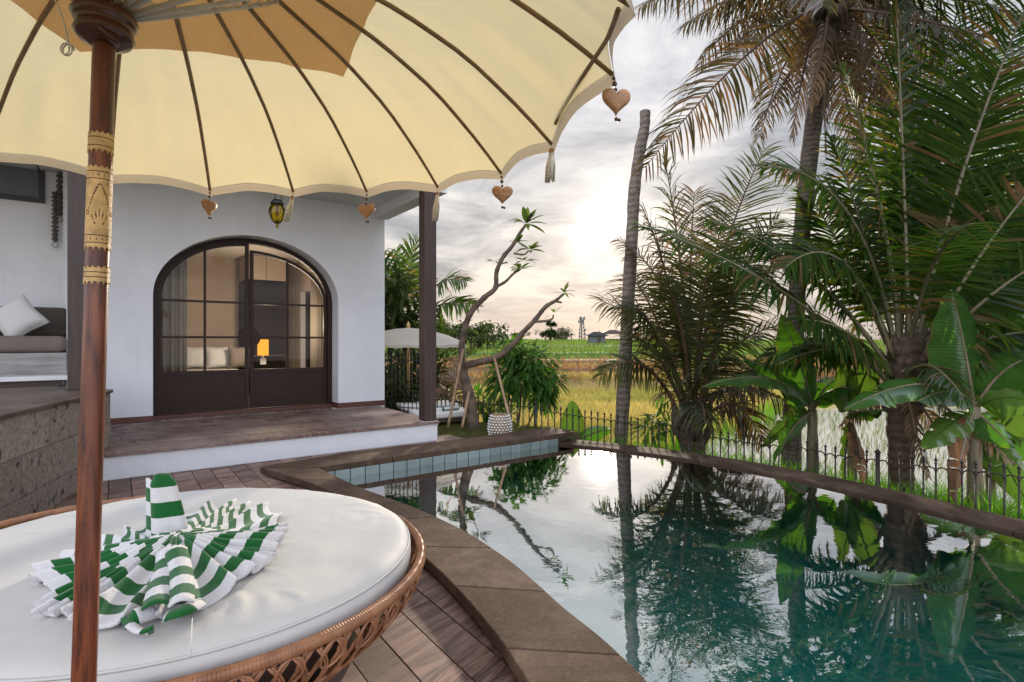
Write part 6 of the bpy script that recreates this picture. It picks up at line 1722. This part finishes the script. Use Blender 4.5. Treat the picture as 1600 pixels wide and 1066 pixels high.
shrub('low_shrub', 'small yellow green bush growing behind the fence left of the middle palm stems', 'shrub', P(1030, 700, 8.6), [], [(P(1030, 655, 8.6), .22), (P(1015, 670, 8.6), .2), (P(1048, 668, 8.5), .2)], 'bush', .22, 70, 8, .3, .2)
# weeds behind the pool edge
rs_ = np.random.RandomState(9); wx, wy = [], []
for i in range(7500):
    s = rs_.uniform(TOTAL * .36, TOTAL); p = fat(s); T = fat(min(TOTAL, s + .05)) - fat(s - .05); nrm = V((-T.y, T.x, 0)).normalized()
    q = p + nrm * rs_.uniform(-.10, .75); wx.append(q.x); wy.append(q.y)
n = len(wx); tag(blades('weeds', M['weed'], np.stack([np.array(wx), np.array(wy), np.full(n, -.86)], 1), .42 + .36 * rs_.rand(n) ** 1.6, .012 + .012 * rs_.rand(n), .6, 10), 'bright green weeds growing along the outside of the spiked fence', 'weeds')
mb = MB(); mb.prism([tuple((fat(TOTAL * f) + V((-.35, -.35, 0)))[:2]) for f in [.4 + .06 * i for i in range(11)]] + [tuple((fat(TOTAL * f) + V((.55, .5, 0)))[:2]) for f in [1 - .06 * i for i in range(11)]], -1.0, -.74); struct('bank', mb, M['lawn_soil'], smooth=False)

# --- plants behind the second parasol
bgp = thing('coconut_palm', 'small palm with two arching fronds behind the white garden parasol', 'palm tree', P(632, 640, 14))
mb = MB(); mb.tube([P(632, 650, 14), P(634, 560, 14), P(640, 500, 14)], [.14, .12, .1], 10); build('trunk', mb, M['trunk_b'], bgp)
for i, (c, t, ln, fc, dr) in enumerate([((632, 420, 13.8), (652, 375, 13.6), .85, 1.0, .08), ((680, 420, 13.6), (728, 440, 13.2), .75, .6, .25), ((690, 460, 13.6), (745, 478, 13.2), .7, .6, .25), ((610, 430, 14), (590, 400, 14), .8, .8, .15), ((600, 470, 14), (570, 470, 14), .8, .6, .2), ((640, 440, 14.5), (620, 390, 15), .8, .7, .12), ((650, 450, 13.4), (690, 540, 12.8), .7, .4, .25), ((620, 470, 13.2), (605, 520, 12.5), .7, .4, .25)]):
    frond(bgp, P(638, 505, 14), P(*c), P(*t), ln, 40, M['palm_b'], M['rachis'], 400 + i, fc, dr, .06, .2, .03)
shrub('leafy_shrub', 'tall dense dark green shrub filling the gap beside the house corner', 'shrub', P(612, 640, 12.5), [(P(612, 660, 12.5), P(612, 480, 12.5), .05)],
      [(P(606, 440, 12.6), .5), (P(625, 470, 12.6), .5), (P(604, 500, 12.5), .5), (P(640, 505, 12.8), .5), (P(612, 560, 12.3), .55), (P(640, 590, 12.2), .5), (P(605, 610, 12), .5), (P(670, 590, 12.4), .5), (P(690, 575, 12.8), .4), (P(660, 625, 12), .4)], 'farleaf', .42, 150, 9, .5, .22)
dp = thing('fallen_frond', 'heap of grey dry palm fronds lying behind the iron fence beside the crooked tree', 'palm frond', P(700, 640, 10.6))
for i, (b, c, t) in enumerate([((735, 650, 10.4), (715, 570, 10.4), (690, 590, 10.4)), ((720, 640, 10.6), (700, 590, 10.5), (676, 620, 10.4)), ((735, 640, 10.6), (720, 580, 10.8), (705, 560, 11)), ((700, 660, 10.6), (720, 610, 10.4), (742, 640, 10.2))]):
    frond(dp, P(*b), P(*c), P(*t), .4, 30, M['dead'], M['rachis_b'], 450 + i, .4, .2, .03, .1, .015)
# fern-like plant by railing
shrub('leafy_plant', 'dark broad leaved plant growing behind the black loop topped railing', 'plant', P(622, 650, 10.6), [], [(P(612, 600, 10.6), .3), (P(630, 620, 10.6), .3), (P(615, 640, 10.5), .28), (P(645, 640, 10.6), .28)], 'farleaf', .34, 70, 12, .5, .3)

# ------------------------------------------------------------------ second parasol, loungers, stool
p2 = P(638, 650, 11.2)
par2 = thing('parasol', 'smaller white garden parasol with a gold painted pole behind the veranda post', 'parasol', V((p2.x, p2.y, -.03)))
mb = MB(); mb.tube([V((p2.x, p2.y, -.05)), V((p2.x, p2.y, 1.6))], .032, 12); build('pole', mb, M['gold'], par2)
prof2 = [(.02, 1.62), (.25, 1.60), (.55, 1.54), (.82, 1.46), (1.05, 1.36), (1.2, 1.26)]
mb = MB(); N2 = 96
def p2fn(i, j):
    r_, z = prof2[j]; f = (i % 6) / 6; s_ = 1 - .03 * math.sin(math.pi * f) * (j / 5) ** 2; a = 2 * math.pi * i / N2
    return V((p2.x + r_ * s_ * math.cos(a), p2.y + r_ * s_ * math.sin(a), z + .02 * math.sin(math.pi * f) * (j / 5) ** 2))
mb.grid(p2fn, N2, 6, closeu=True)
M['canopy_w'] = M_cloth('white parasol cloth', (.78, .74, .66), .45)
build('canopy', mb, M['canopy_w'], par2)
mb = MB(); mb.grid(lambda i, j: p2fn(i, 5) + V((0, 0, -.05 * j)), N2, 2, closeu=True); build('fringe', mb, M['canopy_w'], par2)
for k in range(16):
    mb = MB(); a = 2 * math.pi * k * 6 / N2; mb.tube([V((p2.x + r_ * math.cos(a), p2.y + r_ * math.sin(a), z - .012)) for r_, z in prof2], .008, 5); build('rib', mb, M['rib'], par2)
mb = MB(); mb.lathe((p2.x, p2.y, 1.60), [(.03, 0), (.05, .02), (.025, .05), (.045, .08), (.02, .12), (.0, .17)], 12); build('finial', mb, M['gold'], par2)
def lounger(px, py, Y, label, rot, L_=1.0):
    c = P(px, py, Y); o = thing('sun_lounger', label, 'sun lounger', V((c.x, c.y, -.03)), 'white loungers on the lawn')
    X = V((math.cos(rot), math.sin(rot), 0)); Yv = V((-math.sin(rot), math.cos(rot), 0))
    mb = MB(); mb.box(V((c.x, c.y, .06)), X * L_ * .9, Yv * .34, V((0, 0, .03))); build('frame', mb, M['dark_wood'], o, smooth=False)
    mb = MB(); mb.box(V((c.x, c.y, .14)), X * L_ * .88, Yv * .33, V((0, 0, .05))); build('mattress', mb, M['white_fab'], o, bevel=.03)
    for sx in (-1, 1):
        for sy in (-1, 1):
            mb = MB(); mb.box(V((c.x, c.y, 0.0)) + X * (sx * L_ * .8) + Yv * (sy * .3), X * .03, Yv * .03, V((0, 0, .032))); build('leg', mb, M['dark_wood'], o, smooth=False)
    return c
lc1 = lounger(690, 655, 9.15, 'white mattress lounger lying in front of the crooked tree trunk', .45, .55)
lc2 = lounger(668, 640, 10.2, 'white lounger farther back, mostly hidden behind the veranda post', .45, .6)
mb = MB(); c = P(704, 650, 9.05); c.z = .225; mb.tube([c - U * .14, c + U * .14], .045, 12)
for fi in range(len(mb.f)): mb.uv[fi] = [(.2 + .5 * (fi % 3 == 0), 0)] * len(mb.f[fi])
tag(build('rolled_towel', mb, M['towel'], loc=c), 'rolled green and white towel lying on the white lounger', 'towel')
st = P(781, 683, 7.75); st.z = -.03
stool = thing('woven_stool', 'barrel shaped stool woven in white and brown, standing on the lawn', 'stool', st)
mb = MB(); prs = [(.125, 0), (.150, .05), (.166, .13), (.160, .22), (.140, .30), (.120, .335), (.11, .345), (0, .348)]; mb.lathe(st, prs, 28); build('body', mb, M['rib'], stool)
mb = MB()
for j in range(9):
    z = .022 + j * .037
    for (r0, z0), (r1, z1) in zip(prs, prs[1:]):
        if z0 <= z <= z1 and z1 > z0: rr_ = r0 + (r1 - r0) * (z - z0) / (z1 - z0)
    for i in range(22):
        a = 2 * math.pi * (i + .5 * (j % 2)) / 22; mb.ball(st + V((rr_ * math.cos(a), rr_ * math.sin(a), z)), .0165, 8, 1, 1, .85)
build('weave', mb, M['white_fab'], stool)

# ------------------------------------------------------------------ skyline: mast, huts, trees
g = 1.25; mY = 150
mast = thing('antenna_mast', 'lattice radio mast with antennas on the skyline', 'mast', P(909, 533, mY))
b0 = P(909, 533, mY); b0.z = gh(b0.x, b0.y)
ztop = P(909, 496, mY).z
mb = MB()
for sx, sy in ((-1, -1), (1, -1), (0, 1)):
    mb.tube([b0 + V((sx * .9, sy * .8, 0)), V((b0.x + sx * .32, b0.y + sy * .3, ztop))], .14, 5)
for i in range(14):
    f = i / 14; w0 = .9 - .58 * f; z0 = b0.z + (ztop - b0.z) * f; z1 = b0.z + (ztop - b0.z) * (f + 1 / 14); s_ = 1 if i % 2 else -1
    mb.tube([V((b0.x - s_ * w0, b0.y - .8 * w0, z0)), V((b0.x + s_ * w0 * .95, b0.y - .8 * w0, z1))], .05, 4); mb.tube([V((b0.x - w0, b0.y - .8 * w0, z0)), V((b0.x + w0, b0.y - .8 * w0, z0))], .04, 4)
build('lattice', mb, M['grey'], mast)
for k in range(6):
    a = k * 1.05; mb = MB(); mb.box(V((b0.x + .75 * math.cos(a), b0.y + .75 * math.sin(a), ztop - .25 - .9 * (k % 2))), V((.16, 0, 0)), V((0, .1, 0)), V((0, 0, .45))); build('antenna', mb, M['grey'], mast, smooth=False)
for k in range(2):
    mb = MB(); mb.lathe((b0.x + .85, b0.y - .4, b0.z + 2.0 + 1.2 * k), [(0, 0), (.28, .05), (.3, .12)], 12, axis=(.5, -1, 0)); build('dish', mb, M['grey'], mast)
def hut(name, label, px, Y, w, hwall, hroof, open_, roofm, over=1.25, hip=True):
    c = P(px, 533, Y); c.z = gh(c.x, c.y); o = thing(name, label, 'hut', c, None)
    if open_:
        for sx in (-1, 1):
            for sy in (-1, 1):
                mb = MB(); mb.tube([c + V((sx * w * .42, sy * w * .3, -.1)), c + V((sx * w * .42, sy * w * .3, hwall))], .09, 6); build('post', mb, M['dark_wood'], o)
        mb = MB(); mb.box(c + V((0, 0, .5)), V((w * .45, 0, 0)), V((0, w * .33, 0)), V((0, 0, .08))); build('floor', mb, M['dark_wood'], o, smooth=False)
    else:
        mb = MB(); mb.box(c + V((0, 0, hwall / 2 - .1)), V((w * .42, 0, 0)), V((0, w * .3, 0)), V((0, 0, hwall / 2 + .1))); build('wall', mb, M['grey'], o, smooth=False)
        mb = MB(); mb.box(c + V((w * .1, -w * .3 - .02, hwall * .45)), V((w * .09, 0, 0)), V((0, .03, 0)), V((0, 0, hwall * .4))); build('door', mb, M['dark_wood'], o, smooth=False)
    mb = MB(); z0 = c.z + hwall; a = w * .5 * over; b = w * .36 * over; rl = w * .16 if hip else w * .5
    q = [(c.x - a, c.y - b, z0), (c.x + a, c.y - b, z0), (c.x + a, c.y + b, z0), (c.x - a, c.y + b, z0), (c.x - rl, c.y, z0 + hroof), (c.x + rl, c.y, z0 + hroof)]
    i = [mb.vert(p) for p in q]; mb.face(i[0], i[1], i[5], i[4]); mb.face(i[2], i[3], i[4], i[5]); mb.face(i[1], i[2], i[5]); mb.face(i[3], i[0], i[4]); mb.face(i[3], i[2], i[1], i[0])
    build('roof', mb, roofm, o, smooth=False)
hut('field_hut', 'grey shed with a pitched roof standing in the green rice below the mast', 932, 78, 2.7, 1.2, .6, False, M['iron_b'])
hut('field_shelter', 'open sided field shelter on posts near the bare trunk on the skyline', 957, 105, 4.2, 1.5, .8, True, M['dark_wood'])
hut('thatched_hut', 'hut with a steep pyramid thatched roof among trees on the skyline', 876, 125, 3.6, 1.0, 2.2, False, M['ochre'], 1.3)
def ftree(px, Y, h, r_, seed, label, kind='tree'):
    c = P(px, 533, Y); c.z = gh(c.x, c.y); rs = random.Random(seed)
    o = thing('distant_tree', label, 'tree', c, 'trees along the field horizon')
    mb = MB(); mb.tube([c - V((0, 0, .2)), c + V((rs.uniform(-.1, .1) * h, 0, h * .55)), c + V((rs.uniform(-.1, .1) * h, 0, h * .85))], [.05 * h, .03 * h, .012 * h], 6); build('trunk', mb, M['bark'], o)
    mb = MB(); ls = .16 * h if kind == 'tree' else .42 * h
    nl = 260 if kind == 'tree' else 26
    if kind == 'tree':
        cl = [(c + V((rs.gauss(0, .45) * r_, rs.gauss(0, .45) * r_, h * rs.uniform(.3, .95))), r_ * rs.uniform(.25, .5)) for _ in range(8)]
        for cc, rr_ in cl:
            for q in range(nl // 4):
                d = V((rs.gauss(0, 1), rs.gauss(0, 1), rs.gauss(0, .8))).normalized(); p = cc + d * rr_ * rs.random() ** .4
                ld = V((rs.gauss(0, 1), rs.gauss(0, 1), rs.gauss(0, .6))).normalized(); leafshape(mb, p, p + ld * ls, ls * .5, (0, 0, 1), .3, 3)
    else:
        for q in range(nl):
            a = rs.random() * 6.283; e = rs.uniform(.1, 1.4); d = V((math.cos(a), math.sin(a), e)).normalized(); p = c + V((0, 0, h * .55))
            leafshape(mb, p, p + d * ls * rs.uniform(.8, 1.2), ls * .3, (0, 0, 1), .55, 6)
    build('crown', mb, M['farleaf'], o)
tl_ = [(700, 46, 2.4, 2.0, 'tree', 'dark round tree on the skyline nearest the veranda post'), (725, 44, 2.0, 1.8, 'tree', 'low spreading tree on the skyline just behind the upper bare limb'), (748, 48, 2.1, 1.8, 'tree', 'rounded tree on the skyline between the two bare limbs'),
       (772, 52, 2.0, 1.5, 'palm', 'ragged banana clump on the skyline under the curved limb'), (788, 58, 2.2, 1.5, 'palm', 'tall banana clump on the skyline above the bushy shrub'), (804, 60, 2.0, 1.5, 'palm', 'small banana clump on the skyline above the bushy shrub top'),
       (860, 95, 4.4, 1.2, 'tree', 'thin tall tree beside the thatched hut on the skyline'), (852, 98, 2.0, 2.0, 'tree', 'low bush at the foot of the thin tall tree on the skyline'), (884, 112, 2.6, 2.2, 'tree', 'bush in front of the thatched hut on the skyline'), (893, 110, 2.5, 1.6, 'palm', 'small palm between the thatched hut and the mast'),
       (680, 40, 2.6, 2.2, 'tree', 'dense tree beyond the garden parasol canopy edge'), (1010, 90, 2.6, 2.4, 'tree', 'low tree on the skyline behind the bushy olive palm'), (1160, 80, 2.4, 3, 'tree', 'wide tree on the skyline in the gap between two palms'), (1330, 90, 3.0, 4, 'tree', 'broad tree on the skyline behind the dark green palm'), (1230, 85, 2.4, 3, 'tree', 'tree on the skyline behind the thin curved palm trunk'),
       (938, 84, 2.6, 1.4, 'palm', 'small palm growing behind the grey field shed'),
       (712, 42, 2.0, 1.8, 'palm', 'ragged banana clump on the skyline nearest the upper bare limb'), (735, 46, 2.2, 2.0, 'tree', 'dark bush on the skyline seen through the fork of the bare tree'), (762, 50, 2.2, 2.0, 'tree', 'low dark bush on the skyline above the long bare limb'), (690, 38, 2.0, 1.6, 'palm', 'banana clump just beyond the edge of the garden parasol')]
for i, (px, Y, h, r_, kd, lab) in enumerate(tl_): ftree(px, Y, h, r_, 600 + i, lab, kd)
